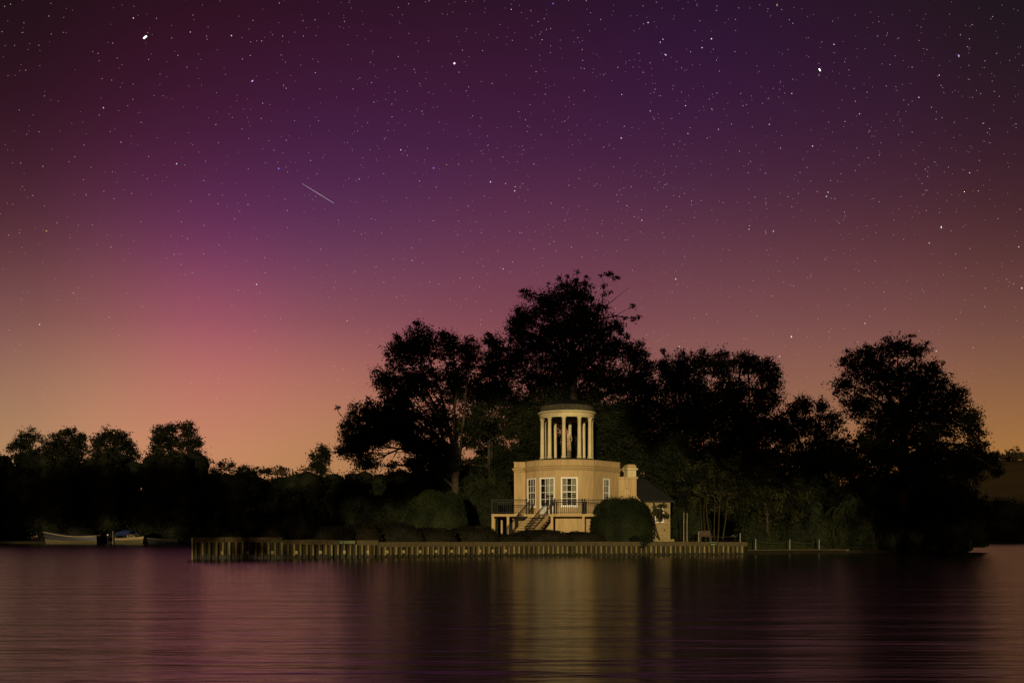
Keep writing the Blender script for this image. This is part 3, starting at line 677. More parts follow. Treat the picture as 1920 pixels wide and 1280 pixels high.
rp = [Vector((x0-.2, DC-.35, ze)), Vector((x1+.35, DC-.35, ze)), Vector((x1+.35, DC+4.4, ze)), Vector((x0-.2, DC+4.4, ze)), Vector((PX(1200, DC), DC+2, PZ(896, DC+2))), Vector((PX(1212, DC), DC+2, PZ(897, DC+2)))]
MB().add([p_+ci for p_ in rp]+[rp[0]+ci-Vector((0,0,.12)), rp[1]+ci-Vector((0,0,.12)), rp[2]+ci-Vector((0,0,.12)), rp[3]+ci-Vector((0,0,.12))], [(0,1,5,4), (1,2,5), (2,3,4,5), (3,0,4), (6,7,1,0), (7,8,2,1), (9,8,7,6)]).obj('roof', 'slate', cot)
sl_ = MB(); nrw = 14
for r in range(nrw):
    t = (r+.5)/nrw; a_ = rp[0].lerp(rp[4], t); b_ = rp[1].lerp(rp[5], t); n = max(1, int((b_-a_).length/.3))
    for i in range(n):
        q = a_.lerp(b_, (i+.5*(1+(r % 2))/1.5)/n)+ci+Vector((0, -.02, .03)); sl_.box(q, ((b_-a_).length/n-.02, .22, .015+.01*random.random()))
sl_.obj('slate_courses', 'slate', cot, kind='stuff')
clm = thing('climber', 'bare dark climber stems and leaves growing up the annex wall beside the yew', 'climbing plant', (PX(1232, 87.9), 87.9, GZ)); mi = -clm.location
b = MB(); DCl = 87.85
for pts, r in (([(1226, 938), (1226.5, 962), (1227, 980), (1231, 995), (1237, 1012)], .075), ([(1226.5, 975), (1227, 990), (1228, 1000), (1233, 1008)], .07), ([(1238, 952), (1237, 965), (1237.5, 979)], .07), ([(1227, 977), (1232, 976.5), (1238, 974)], .04), ([(1227, 950), (1233, 956), (1245, 957), (1255, 965)], .03)):
    q = [P(x, y, DCl)+mi for x, y in pts]; b.tube(q, [r]*len(q), 6)
b.obj('stem', 'bark', clm, True)
lv = []
for x, y, rx, ry in ((1236, 963, 9, 10), (1248, 968, 8, 5), (1228, 957, 5, 14), (1242, 948, 9, 4)): lv.append(clusters_in(P(x, y, DCl)+mi, (rx*.047, .12, ry*.047), 260, .12, .1, .6, 13)[1])
link('leaves', leafmesh('leaves', lv, 'leaf_mid'), clm)

# ------------------------------------------------------------------ small things on the lawn
for px, y0, lab in ((1282, 960, 'left of two tall thin mooring poles beyond the annex'), (1288.3, 961, 'right of two tall thin mooring poles, with a banded foot')):
    MB().tube([(0, 0, 0), (0, 0, 1.2), (.01, 0, PZ(y0, 84)-1.04)], [.05, .045, .035], 8).obj('mooring_pole', 'pole', loc=(PX(px, 84), 84, 1.04), label=lab, category='pole', group='tall mooring poles')
prevtop = None
for px, yt, yb, D, lab in ((1310, 998, 1017, 82.2, 'pale rope post beside the bench'), (1388, 1001, 1017, 82.0, 'pale rope post near the end of the sheet pile wall'),
                   (1417, 1011, 1026, 86.3, 'pale rope post just past the end of the pile wall'), (1481, 1012, 1026, 88, 'middle of the pale rope posts on the low right bank'), (1536, 1012, 1026, 89.2, 'rightmost pale rope post by the low bank edge')):
    gz = 1.04 if px < 1400 else .28
    top = PZ(yt, D); t = thing('rope_post', lab, 'post', (PX(px, D), D, gz), 'pale rope posts along the bank')
    MB().tube([(0, 0, -.1), (0, 0, top-gz)], [.045, .04], 8).obj('post', 'postwhite', t)
    MB().tube([(0, 0, top-gz), (0, 0, top-gz+.06), (0, 0, top-gz+.1)], [.05, .045, .01], 8).obj('cap', 'postwhite', t)
    tp = Vector((PX(px, D), D, top-.08))
    if prevtop:
        pts = [prevtop.lerp(tp, i/8)-Vector((0, 0, .22*math.sin(math.pi*i/8))) for i in range(9)]
        MB().tube(pts, [.018]*9, 5).obj('rope', 'rope', label='thin dark rope sagging to the '+lab.replace('pale ', ''), category='rope', group='ropes between the posts')
    prevtop = tp
DBn = 84.5; bw = PX(1333, DBn)-PX(1312, DBn)
bn = thing('bench', 'reddish brown slatted garden bench facing the river', 'bench', (PX(1322.5, DBn), DBn, 1.04))
for i in range(4): MB().box((0, .22+.02*i, .52+.12*i), (bw, .03, .09)).obj('back_slat', 'bench', bn)
for i in range(4): MB().box((0, -.2+.12*i, .44), (bw, .1, .03)).obj('seat_slat', 'bench', bn)
for sx in (-1, 1):
    MB().box((sx*(bw/2-.04), -.22, .21), (.06, .06, .42)).obj('leg', 'bench', bn); MB().box((sx*(bw/2-.04), .24, .46), (.06, .06, .92)).obj('leg', 'bench', bn); MB().box((sx*(bw/2-.04), -.02, .64), (.07, .5, .04)).obj('armrest', 'bench', bn)

# ------------------------------------------------------------------ hedges and bushes
mound('clipped_yew', 'large rounded clipped yew in front of the temple spilling over the coping', 1107, 1225, 934, 81.6, 'leaf_yew', 330, .11, p=3.1, dz=1.75, cat='topiary', bottom=.95)
lv = []
for x, y, rx, ry in ((1206, 1013, 15, 10), (1205, 1020, 8, 6), (1190, 1011, 9, 6), (1215, 1008, 7, 10)): lv.append(clusters_in(P(x, y, 78.9), (rx*.042, .35, ry*.042), 1500, .11, .09, .6, 15)[1])
o = link('overhanging_ivy', leafmesh('overhanging_ivy', lv, 'leaf_yew'), label='dark foliage tongue hanging over the coping below the big yew', category='ivy')
mound('clipped_yew', 'domed clipped yew left of the temple, dark against the trees', 760, 881, 923, 83.0, 'leaf_dome', 260, .12, p=2.9, dz=2.2, cat='topiary')
for (a_, b_, yt, D, lab) in ((366, 460, 991, 66.6, 'low border shrub at the upstream tip of the island'), (438, 530, 986, 68.5, 'second low border shrub from the upstream tip'),
        (520, 592, 978, 70, 'taller rounded border shrub above the stepped coping'), (585, 655, 987, 70, 'low shrub behind the NO MOORING board'), (640, 705, 983, 71, 'border shrub right of the NO MOORING board'),
        (692, 786, 981, 72.5, 'broad reddish border shrub below the domed yew'), (770, 850, 990, 73.5, 'low flat shrub in front of the domed yew'), (838, 928, 986, 76, 'rounded border shrub left of the deck posts'),
        (925, 985, 1002, 77, 'small low shrub at the foot of the temple steps'), (962, 1062, 993, 78.3, 'long low border shrub under the temple deck'), (1045, 1128, 997, 79.4, 'low shrub between the steps and the big yew')):
    mound('border_shrub', lab, a_-9, b_+9, yt, D, 'leaf_lav', 190, .14, p=2.3, dz=.9, group='low shrubs along the river wall', wb_=.09)

# ------------------------------------------------------------------ island trees
G = 'trees on the island'
tree('plane_tree', 'broad spreading tree at the island\'s left with a low sky gap under its branch', 96, 862, (855, 830),
     [(785,645,42,38),(750,662,26,33),(838,652,30,32),(880,665,26,34),(724,712,28,28),(780,715,45,42),(848,722,45,45),(690,778,40,30),(750,780,48,36),(822,790,38,42),(655,798,18,28),(662,838,34,24),(715,818,38,18),(772,832,30,20),(638,845,11,10),(790,868,24,20),(688,868,26,14,1.3),(733,872,14,6),(675,830,32,30,1.3),(720,790,35,30,1.3),(700,815,30,25,1.2),(760,800,40,35),(745,750,35,35),(800,842,36,22,1.2),(820,870,40,20),(775,868,22,14),(880,800,35,50),(840,860,30,35)],
     r0=.42, group=G, sprigs=[([(855,840),(800,800),(770,760)],[]), ([(858,830),(820,838),(790,850),(745,846),(715,850),(700,872)], [(712,850,6,4),(760,846,5,4)]), ([(745,846),(735,862),(745,876)], [(741,868,6,4)]),
      ([(855,835),(862,770),(850,720)],[]), ([(640,780),(630,765)],[(631,764,4,4)]), ([(780,620),(782,604)],[(781,606,10,5),(745,631,8,6)])])
tree('oak_tree', 'narrow pointed tree between the spreading tree and the tallest one', 100, 915, (920, 800),
     [(917,636,9,16),(932,652,20,20),(922,690,30,30),(905,740,36,45),(940,730,30,45),(915,810,45,45),(930,870,45,40,1.5),(895,890,40,35,1.5),(860,900,45,35,1.4),(820,905,40,30,1.3)], r0=.3, group=G)
tree('poplar_tree', 'tallest ragged tree behind the cupola with bare twigs at its upper right', 98, 1070, (1072, 640),
     [(1075,555,42,30,.8),(1030,572,42,30,.85),(985,600,30,32,.85),(968,618,20,26,.8),(988,550,9,7),(1105,588,38,35,.75),(1060,615,65,42,.8),(1125,628,42,32,.75),(1158,612,18,16,.5),(1000,650,52,38,.9),(1080,670,72,45,.9),(1155,655,28,22),(962,680,28,34),(1020,715,50,42),(1130,712,48,42),(1070,760,75,45,1.3),(980,780,50,50,1.4),(1150,790,55,50,1.4),(1030,850,65,45,1.6),(1120,860,65,50,1.6),(965,860,45,45,1.5),(1010,800,45,35,1.3)],
     r0=.45, group=G, sprigs=[([(1110,600),(1128,575),(1133,540),(1128,517)], [(1133,553,4,4),(1132,537,4,5),(1128,516,3,3),(1143,513,8,5),(1155,521,8,4),(1122,580,6,5),(1144,548,5,3)]),
       ([(1120,585),(1150,563),(1181,538)], []), ([(1110,598),(1150,593),(1188,574)], [(1188,574,5,4),(1150,592,4,4)]), ([(1155,592),(1180,596),(1196,595)], [(1186,600,5,5),(1197,594,6,3),(1172,596,4,4)]),
       ([(1150,598),(1165,615),(1178,633)], [(1176,630,6,6),(1163,625,6,6)]), ([(1082,545),(1083,508)], [(1083,511,3,4),(1080,525,4,6)]), ([(1060,550),(1049,520)], [(1050,522,5,5)]), ([(1064,545),(1063,516)], [(1063,519,3,4)]),
       ([(1095,545),(1100,517)], [(1100,518,3,4),(1098,532,9,7)]), ([(1030,550),(1027,530)], [(1028,532,3,3)]), ([(985,560),(980,544)], [(982,546,7,4)])])
tree('oak_tree', 'dark pointed tree right of the tallest one, above the annex', 101, 1195, (1195, 800),
     [(1190,672,26,24),(1177,652,9,11),(1199,648,7,9),(1214,688,13,18),(1185,720,40,35),(1215,735,30,35),(1190,790,48,45,1.4),(1215,850,50,45,1.6),(1170,870,45,40,1.6),(1120,800,45,40),(1250,900,45,40,1.5)], r0=.3, group=G)
tree('ash_tree', 'spiky topped tree rising behind the two mooring poles', 102, 1285, (1285, 800),
     [(1244,688,15,28),(1278,690,26,34),(1316,682,22,28),(1262,720,30,30),(1300,730,40,42),(1245,770,38,42),(1305,790,50,50,1.4),(1250,840,50,48,1.6),(1310,870,50,45,1.6),(1290,930,50,40,1.4)], r0=.32, group=G,
     sprigs=[([(1282,670),(1281,650)], [(1281,660,3,6)]), ([(1296,670),(1296,652)], [(1296,664,3,6)]), ([(1246,668),(1242,652)], [(1243,657,5,5)]), ([(1320,665),(1320,652)], [(1320,658,5,5)])])
tree('ash_tree', 'round headed tree right of the spiky one with drooping side branches', 99, 1400, (1398, 820),
     [(1352,685,24,28),(1355,664,8,7),(1396,682,26,22),(1395,665,7,8),(1432,692,28,24),(1452,712,18,16),(1370,735,45,40),(1430,745,38,36),(1345,770,40,45),(1400,800,50,48,1.4),(1450,800,30,35),(1365,850,50,45,1.6),(1430,865,50,45,1.6),(1400,930,60,40,1.5),(1470,930,40,45,1.5)], r0=.34, group=G)
tree('alder_tree', 'small sparse tree filling the dip left of the big right hand tree', 103, 1515, (1515, 850),
     [(1508,760,20,18),(1488,772,16,18),(1541,762,12,16),(1510,795,42,28,.8),(1560,788,22,20,.7),(1545,815,38,28,.7),(1478,815,28,30),(1520,865,52,42,1.6),(1570,855,35,38,1.5),(1525,925,50,40,1.6)], r0=.25, group=G)
tree('lime_tree', 'huge dense tree at the island\'s right end reaching down to the water', 97, 1690, (1690, 760),
     [(1600,682,26,26,.8),(1584,722,24,24,.7),(1632,668,28,25,.8),(1680,652,34,22,.8),(1716,662,24,24,.6),(1748,688,18,18,.6),(1655,705,60,36),(1728,722,56,42),(1788,745,28,26,.85),(1610,760,32,30),(1680,775,70,50),(1760,785,60,50),(1818,788,24,28,.85),(1834,828,20,26,.85),(1640,840,62,50),(1730,860,85,60),(1808,870,48,40),(1858,862,20,16),(1868,884,12,13),(1640,915,62,50),(1740,935,90,60),(1802,960,50,50),(1590,880,42,42),(1700,985,90,40)],
     r0=.5, group=G, ground=.6, sprigs=[([(1740,680),(1765,678),(1770,684)], [(1769,683,3,4)]), ([(1706,645),(1707,628)], [(1706,630,7,4)]), ([(1665,645),(1665,632)], [(1663,634,5,5)]), ([(1735,655),(1738,640)], [(1738,642,4,4)]), ([(1590,670),(1586,658)], [(1590,658,5,4)])])
# lower lit foliage and slim trunks beside the bench
tree('multi_stem_tree', 'low leafy tree on several slim pale trunks behind the bench', 91, 1345, (1350, 930),
     [(1330,885,42,34),(1378,880,45,36),(1300,905,32,34),(1350,920,48,30),(1395,930,34,30),(1285,935,20,22,.7),(1340,950,40,16,.6),(1385,962,22,18,.6)], 'leaf_mid', 240, .2, .08, G, bark='bark_pale',
     stems=[(1331,1012,1328,925,.07),(1340,1012,1338,925,.06),(1346,1011,1352,925,.07),(1355,1011,1366,925,.08),(1316,1011,1312,930,.05),(1322,1011,1322,930,.05)], cat='tree')
tree('hazel_tree', 'bright leaved low tree with a curved trunk at the end of the pile wall', 92, 1440, (1438, 950),
     [(1420,885,42,36),(1465,890,46,40),(1435,928,52,34),(1492,932,32,40),(1410,940,30,30),(1455,965,36,22),(1500,970,25,25),(1420,975,20,14,.7)], 'leaf_mid', 240, .2, .14, G, bark='bark_pale')
GU = 'dark shrubs under the island trees'
for (a_, b_, yt, D, lab) in ((395, 500, 945, 82, 'dark shrub at the island tip behind the border'), (480, 610, 925, 84, 'dark shrub left of centre behind the taller border shrub'), (590, 720, 905, 88, 'tall dark shrub below the spreading tree\'s sky gap'), (690, 800, 915, 89, 'dark shrub behind the domed yew\'s left shoulder'),
                         (850, 975, 900, 92, 'dark shrub behind the left end of the deck'), (1255, 1330, 935, 93, 'dark shrub behind the mooring poles'), (1380, 1470, 955, 94, 'dark shrub behind the bright low tree'),
                         (1735, 1842, 958, 95.5, 'dark bush at the downstream tip of the island'), (1465, 1565, 950, 93, 'dark shrub above the low bank edge'), (1545, 1640, 940, 92.5, 'dark waterside shrub left of the huge tree')):
    mound('shrub', lab, a_, b_, yt+4, D, 'leaf_dark', 110, .26, ground=.6, p=2.1, dz=2.4, group=GU, wb_=.16)
# reeds and long grass at the waterside
def blades(px0, px1, y0, y1, D0, D1, n, zr, name, label):
    k = rng.uniform(0, 1, n); px = px0+(px1-px0)*k; D = rng.uniform(D0, D1, n); X = (px-960)/F*D; h = rng.uniform(*zr, n)*(0.6+.4*np.sin(px*.13)**2); a = rng.uniform(0, 6.28, n); b_ = rng.normal(0, .22, (n, 2))*h[:, None]
    base = np.stack([X, D, np.full(n, .15)], -1); w2 = np.stack([np.cos(a), np.sin(a), np.zeros(n)], -1)*.025
    mid = base+np.stack([b_[:, 0]*.3, b_[:, 1]*.3, h*.6], -1); tip = base+np.stack([b_[:, 0], b_[:, 1], h*.95], -1)
    v = np.stack([base-w2, base+w2, mid+w2*.8, mid-w2*.8, mid-w2*.8, mid+w2*.8, tip+w2*.1, tip-w2*.1], 1).reshape(-1, 3)
    link(name, np_mesh(name, v, np.arange(len(v)).reshape(-1, 4), 'leaf_mid'), kind='stuff', label=label, category='reeds')
blades(1600, 1820, 0, 0, 90.2, 91.5, 2600, (.8, 2.4), 'reeds', 'dark reeds along the water under the huge tree')
blades(1575, 1650, 0, 0, 92, 93.5, 500, (2.5, 4.8), 'pampas', 'tall arching grass clump left of the huge tree')

# ------------------------------------------------------------------ far bank: individual trees over a dark tree line
GF = 'trees on the far left bank'
kw = dict(leaf='leaf_far', dens=330, Lf=.42, r0=.3, group=GF, ground=.5, csig=.5, per=40, sn=13, sL=.25)
tree('far_tree', 'leftmost far bank tree with an open two part crown', 232, 45, (48, 870), [(52,820,22,15),(40,835,24,14),(22,840,17,9,.7),(84,828,9,12,.7),(58,806,5,6),(75,818,5,5),(62,850,30,14,.8),(90,850,14,16,.8)], **kw)
tree('far_tree', 'far bank tree with thin upright twigs on its crown', 234, 122, (122, 870), [(118,835,30,26),(140,825,22,20),(108,822,12,14),(128,812,8,10),(135,855,34,24),(100,850,20,18),(152,835,14,18)], sprigs=[([(140,815),(141,797)], [(140,806,3,5)]), ([(113,815),(113,802)], [(113,808,2,4)]), ([(128,815),(127,800)], [(127,806,3,5)]), ([(158,825),(158,806)], [(158,817,2,5)])], **kw)
tree('far_tree', 'far bank tree with a rounded sloping crown, third from the left', 231, 212, (212, 870), [(200,818,14,14),(197,804,4,6),(214,815,14,12),(228,820,14,13),(186,828,16,16),(240,835,16,16),(212,840,40,22),(250,850,14,16),(180,850,18,18),(175,825,6,7)], **kw)
tree('far_tree', 'dense lumpy far bank tree, tallest before the sky gap', 230, 330, (332, 880), [(302,808,14,12),(325,804,18,12),(350,799,13,10),(352,812,16,12),(292,822,12,13),(318,826,24,18),(350,832,20,14),(370,828,11,11),(296,848,18,20),(330,856,28,14,.8),(362,850,12,18),(372,868,7,10),(315,872,30,18)], **{**kw, 'dens': 480})
tree('far_tree', 'small upright tree in the sky gap beside the spreading island tree', 229, 602, (602, 885), [(604,846,13,11),(611,858,12,12),(594,862,12,13),(602,876,20,12),(588,874,8,7)], **{**kw, 'dens': 480})
tree('far_bush', 'low rounded bush top on the far bank right of the lumpy tree', 232, 430, (430, 900), [(420,873,13,8),(432,872,10,8),(452,880,22,7),(400,884,16,8),(480,884,20,7)], **kw)
sp = [([(520+dx*.6, 890), (520+dx, 867+abs(dx)*.25+random.uniform(0, 8))], [(520+dx*.9, 874+abs(dx)*.25, 1.2, 3)] if dx % 3 == 0 else []) for dx in range(-28, 30, 2)]
tree('far_bush', 'brushy bush of thin upright twigs in the sky gap', 230, 520, (520, 890), [(506,884,12,6),(528,885,14,6)], sprigs=sp, **kw)
def treeline(name, label, prof, D, m, Lf, dens=34, zb=0):
    """prof: list of (px, top row); a bank of overlapping leafy lumps"""
    lv = []; hv = []; hf = []; x = prof[0][0]
    xs = np.array([p_[0] for p_ in prof]); ys = np.array([p_[1] for p_ in prof])
    while x < prof[-1][0]:
        yt = np.interp(x, xs, ys)+random.uniform(-3, 5); r = random.uniform(16, 34); d = D+random.uniform(0, 12); s_ = d/F
        y = yt+r*.8; j = 0
        while y < HY+4:
            c = P(x+random.uniform(-8, 8), y, d-j*1.2); rr = r*s_*random.uniform(.8, 1.2)
            _, q = clusters_in(c, (rr, rr*.8, rr*.85), math.pi*rr*rr*dens, Lf, Lf*1.2, .35, 14); lv.append(q)
            o = len(hv); 
            for a in range(8):
                for b_ in range(5): 
                    th = 2*math.pi*a/8; ph = -math.pi/2+math.pi*b_/4; hv.append((c.x+rr*.8*math.cos(th)*math.cos(ph), c.y+rr*.7*math.sin(th)*math.cos(ph), c.z+rr*.7*math.sin(ph)))
            for a in range(8):
                for b_ in range(4): hf.append((o+a*5+b_, o+((a+1) % 8)*5+b_, o+((a+1) % 8)*5+b_+1, o+a*5+b_+1))
            y += r*1.0; j += 1; r *= 1.12
        x += r*.62
    v1 = np.concatenate(lv); v0 = np.array(hv); q0 = np.array(hf)
    me = np_mesh(name, np.concatenate([v0, v1]), np.concatenate([q0, len(v0)+np.arange(len(v1)).reshape(-1, 4)]), m)
    return link(name, me, kind='stuff', label=label, category='woods')
treeline('far_woods', 'continuous dark wood along the far left bank', [(-260, 846), (0, 846), (75, 850), (165, 850), (250, 856), (262, 866), (282, 848), (362, 850), (376, 872), (388, 884), (400, 880), (500, 886), (640, 884), (760, 878), (900, 880), (1250, 885), (1560, 890)], 216, 'leaf_far', .5)
treeline('right_far_woods', 'dark low wood on the far bank at the right edge', [(1560, 930), (1860, 940), (1880, 936), (1895, 932), (1908, 943), (1920, 938), (1990, 925), (2200, 900)], 236, 'leaf_far', .5)

# ------------------------------------------------------------------ boats
def hull(L_, beam, sheer, n=18, stern=.7, depth=.35):
    """rings of hull points bow (x=-L/2) to stern; returns list of [keel..gunwale] half sections"""
    rings = []
    for i in range(n+1):
        t = i/n; hb = beam/2*min(1, (math.sin(min(1, t*1.25)*math.pi/2))**.8)*(1 if t < .6 else 1-(1-stern)*((t-.6)/.4)**2)
        if i == 0: hb = .02
        sh = sheer(t); x = -L_/2+L_*t; rk = .35*(1-t)**3*sh
        rings.append([(x+rk, 0, -depth*math.sin(math.pi*min(1, t*1.1+.08))), (x+rk*.7, hb*.72, -.05), (x+rk*.35, hb*.93, sh*.42), (x+rk*.2, hb*.975, sh*.66), (x, hb, sh)])
    return rings
def hull_band(rings, j0, j1, off=0):
    b = MB(); k = j1-j0+1
    for sg in (1, -1):
        vs = [(x, sg*(y+off*(1 if y > .01 else 0)), z) for r in rings for (x, y, z) in r[j0:j1+1]]; fs = []
        for i in range(len(rings)-1):
            for j in range(k-1): 
                q = (i*k+j, (i+1)*k+j, (i+1)*k+j+1, i*k+j+1); fs.append(q if sg < 0 else q[::-1])
        b.add(vs, fs)
    return b
def transom(rings, j1):
    r = rings[-1][:j1+1]; vs = [(x, y, z) for x, y, z in r]+[(x, -y, z) for x, y, z in r[::-1]]; return MB().add(vs, [tuple(range(len(vs)))])
DBt = 200.
launch = thing('launch', 'long open launch with a high bow, pale gunwale and darkened cream hull', 'boat', (PX(132.5, DBt), DBt, 0), 'boats moored on the far left bank')
rg = hull(PX(184, DBt)-PX(81, DBt), 2.3, lambda t: 1.42+.95*max(0, 1-t*1.5)**1.7+.22*max(0, (t-.65)/.35)**2)
hull_band(rg, 0, 2).obj('hull', 'hull_cream', launch, True); hull_band(rg, 2, 3, .004).obj('dark_strake', 'hull_dark', launch, True); hull_band(rg, 3, 4).obj('topsides', 'hull_dark', launch, True)
for sg in (-1, 1): MB().tube([(x, sg*y, z+.02) for x, y, z in [r[4] for r in rg]], [.085]*len(rg), 6).obj('gunwale', 'gunwale', launch, True)
MB().tube([(x, -y-.02, z) for x, y, z in [r[3] for r in rg]], [.03]*len(rg), 5).obj('rubbing_strake', 'hull_cream', launch, True)
transom(rg, 4).obj('transom', 'hull_dark', launch)
b = MB(); vs = []
for r in rg[2:-2]:
    x, y, z = r[4]
    for k_ in range(7): a_ = math.pi*k_/6; vs.append((x, y*.93*math.cos(a_), z+.05+.38*math.sin(a_)))
n = len(rg)-4; b.add(vs, [(i*7+j, (i+1)*7+j, (i+1)*7+j+1, i*7+j+1) for i in range(n-1) for j in range(6)]); b.obj('cover', 'canvas_dark', launch, True)
DBt = 198.
cru = thing('cruiser', 'small cabin cruiser under a domed blue canvas canopy', 'boat', (PX(246, DBt), DBt, 0), 'boats moored on the far left bank', math.radians(152))
rg = hull(7.0, 2.4, lambda t: 1.15+.35*max(0, 1-t*1.6)**1.5, stern=.9)
hull_band(rg, 0, 3).obj('hull', 'hull_cream', cru, True); hull_band(rg, 3, 4).obj('topsides', 'gunwale', cru, True); transom(rg, 4).obj('transom', 'hull_cream', cru)
b = MB(); vs = [(r[4][0], s_*r[4][1]*.98, r[4][2]-.02) for r in rg for s_ in (-1, 1)]; b.add(vs, [(2*i, 2*i+2, 2*i+3, 2*i+1) for i in range(len(rg)-1)]).obj('foredeck', 'boat_white', cru)
b = MB(); cab = [(-2.0, .55, 1.3), (-1.2, .8, 1.85), (.2, .9, 1.95), (.2, .95, 1.2), (-2.2, .6, 1.2)]
b.add([(x, y, z) for x, y, z in cab]+[(x, -y, z) for x, y, z in cab], [(0,1,2,3,4), (9,8,7,6,5), (0,5,6,1), (1,6,7,2), (2,7,8,3), (0,4,9,5)]).obj('cabin', 'boat_white', cru)
for sg in (-1, 1):
    for x0_, x1_ in ((-1.35, -.85), (-.65, -.1)):
        MB().add([(x0_, sg*.86, 1.42), (x1_, sg*.93, 1.42), (x1_, sg*.91, 1.78), (x0_+.12, sg*.85, 1.74)], [(0,1,2,3) if sg < 0 else (3,2,1,0)]).obj('cabin_window', 'dark_in', cru)
MB().add([(-1.9, .42, 1.42), (-1.9, -.42, 1.42), (-1.33, -.6, 1.76), (-1.33, .6, 1.76)], [(0,1,2,3)]).obj('windscreen', 'dark_in', cru)
b = MB(); vs = []
for i in range(9):
    x = -.6+3.9*i/8; hh = 2.05+.62*math.sin(math.pi*(.12+.8*i/8))
    for k_ in range(9): a_ = math.pi*k_/8; vs.append((x, 1.12*math.cos(a_), 1.75+(hh-1.6)*math.sin(a_)**.6))
b.add(vs, [(i*9+j, (i+1)*9+j, (i+1)*9+j+1, i*9+j+1) for i in range(8) for j in range(8)]); b.obj('canopy', 'canvas_blue', cru, True)
for x in (-.55, 3.25):
    for sg in (-1, 1): MB().tube([(x, sg*1.1, 1.1), (x, sg*1.12, 1.78)], [.03, .03], 6).obj('canopy_strut', 'postwhite', cru)
skf = thing('skiff', 'low dark skiff with a thin pale rim at the right of the moored boats', 'boat', (PX(305, 196), 196, 0), 'boats moored on the far left bank')
rg = hull(6.2, 1.7, lambda t: .85+.3*max(0, 1-t*1.6)**1.5)
hull_band(rg, 0, 4).obj('hull', 'hull_dark', skf, True); transom(rg, 4).obj('transom', 'hull_dark', skf)
for sg in (-1, 1): MB().tube([(x, sg*y, z+.02) for x, y, z in [r[4] for r in rg]], [.04]*len(rg), 5).obj('rim', 'pole', skf, True)
for x in (-1.2, .4, 1.7): MB().box((x, 0, .62), (.25, 1.45, .05)).obj('thwart', 'bench', skf)
t = thing('mooring_post', 'dark mooring post topped with a white ball between launch and cruiser', 'post', (PX(202, 199), 199, 0))
MB().tube([(0, 0, -.5), (0, 0, 1.62)], [.08, .07], 8).obj('post', 'hull_dark', t)
MB().lathe([(.0, -.17), (.1, -.14), (.16, -.05), (.17, .02), (.13, .11), (.07, .16), (0, .17)], n=14).obj('ball', 'white', t, True, loc=(0, 0, 1.79))
MB().tube([(0, 0, -.5), (0, 0, PZ(995, 199))], [.07, .06], 8).obj('mooring_pole', 'postwhite', loc=(PX(211.5, 199), 199, 0), label='thin pale pole at the stern of the cruiser', category='pole')

# ------------------------------------------------------------------ stars
def sky_pt(px, py, d=2900.): v = Vector(((px-960)/F, 1, (HY-py)/F)).normalized(); return v*d+Vector((0, 0, HC))
def emit(name, c, s): 
    m = mat(name, (0, 0, 0), emit=(c, s)); M[name] = m; return name
emit('star_white', (1, .93, .88), .9); emit('star_dim', (1, .74, .80), .55); emit('star_violet', (.62, .5, 1), 1.0); emit('star_blue', (.18, .22, 1), .95); emit('star_orange', (1, .62, .2), .6); emit('star_bright', (1, .97, .92), 2.2); emit('star_pink', (1, .75, .9), 1.6)
OCT = [(1,0,0),(-1,0,0),(0,1,0),(0,-1,0),(0,0,1),(0,0,-1)]; OF = [(0,2,4),(2,1,4),(1,3,4),(3,0,4),(2,0,5),(1,2,5),(3,1,5),(0,3,5)]
def starfield(name, n, lo, hi, m, label):
    az_ = rng.uniform(-.72, .72, n*2); te = rng.uniform(.08, .75, n*2); keep = rng.uniform(0, 1, n*2) < (.15+.85*np.clip((te-.02)/.32, 0, 1))*(.55+.45*np.clip((az_+.5)/.6, 0, 1)); az_ = az_[keep][:n]; te = te[keep][:n]
    V = np.stack([np.sin(az_), np.cos(az_), te], -1); V /= np.linalg.norm(V, axis=1)[:, None]; c = V*2950+np.array((0, 0, HC)); r = lo+(hi-lo)*rng.uniform(0, 1, len(c))**3
    v = (c[:, None, :]+np.array(OCT)[None]*r[:, None, None]).reshape(-1, 3); f = (np.array(OF)[None]+6*np.arange(len(c))[:, None, None]).reshape(-1, 3)
    link(name, np_mesh(name, v, f, m), kind='stuff', label=label, category='stars')
starfield('faint_stars', 5200, .65, 1.3, 'star_dim', 'countless faint pinkish stars across the night sky')
starfield('stars', 420, .8, 1.7, 'star_white', 'scattered small white stars across the night sky')
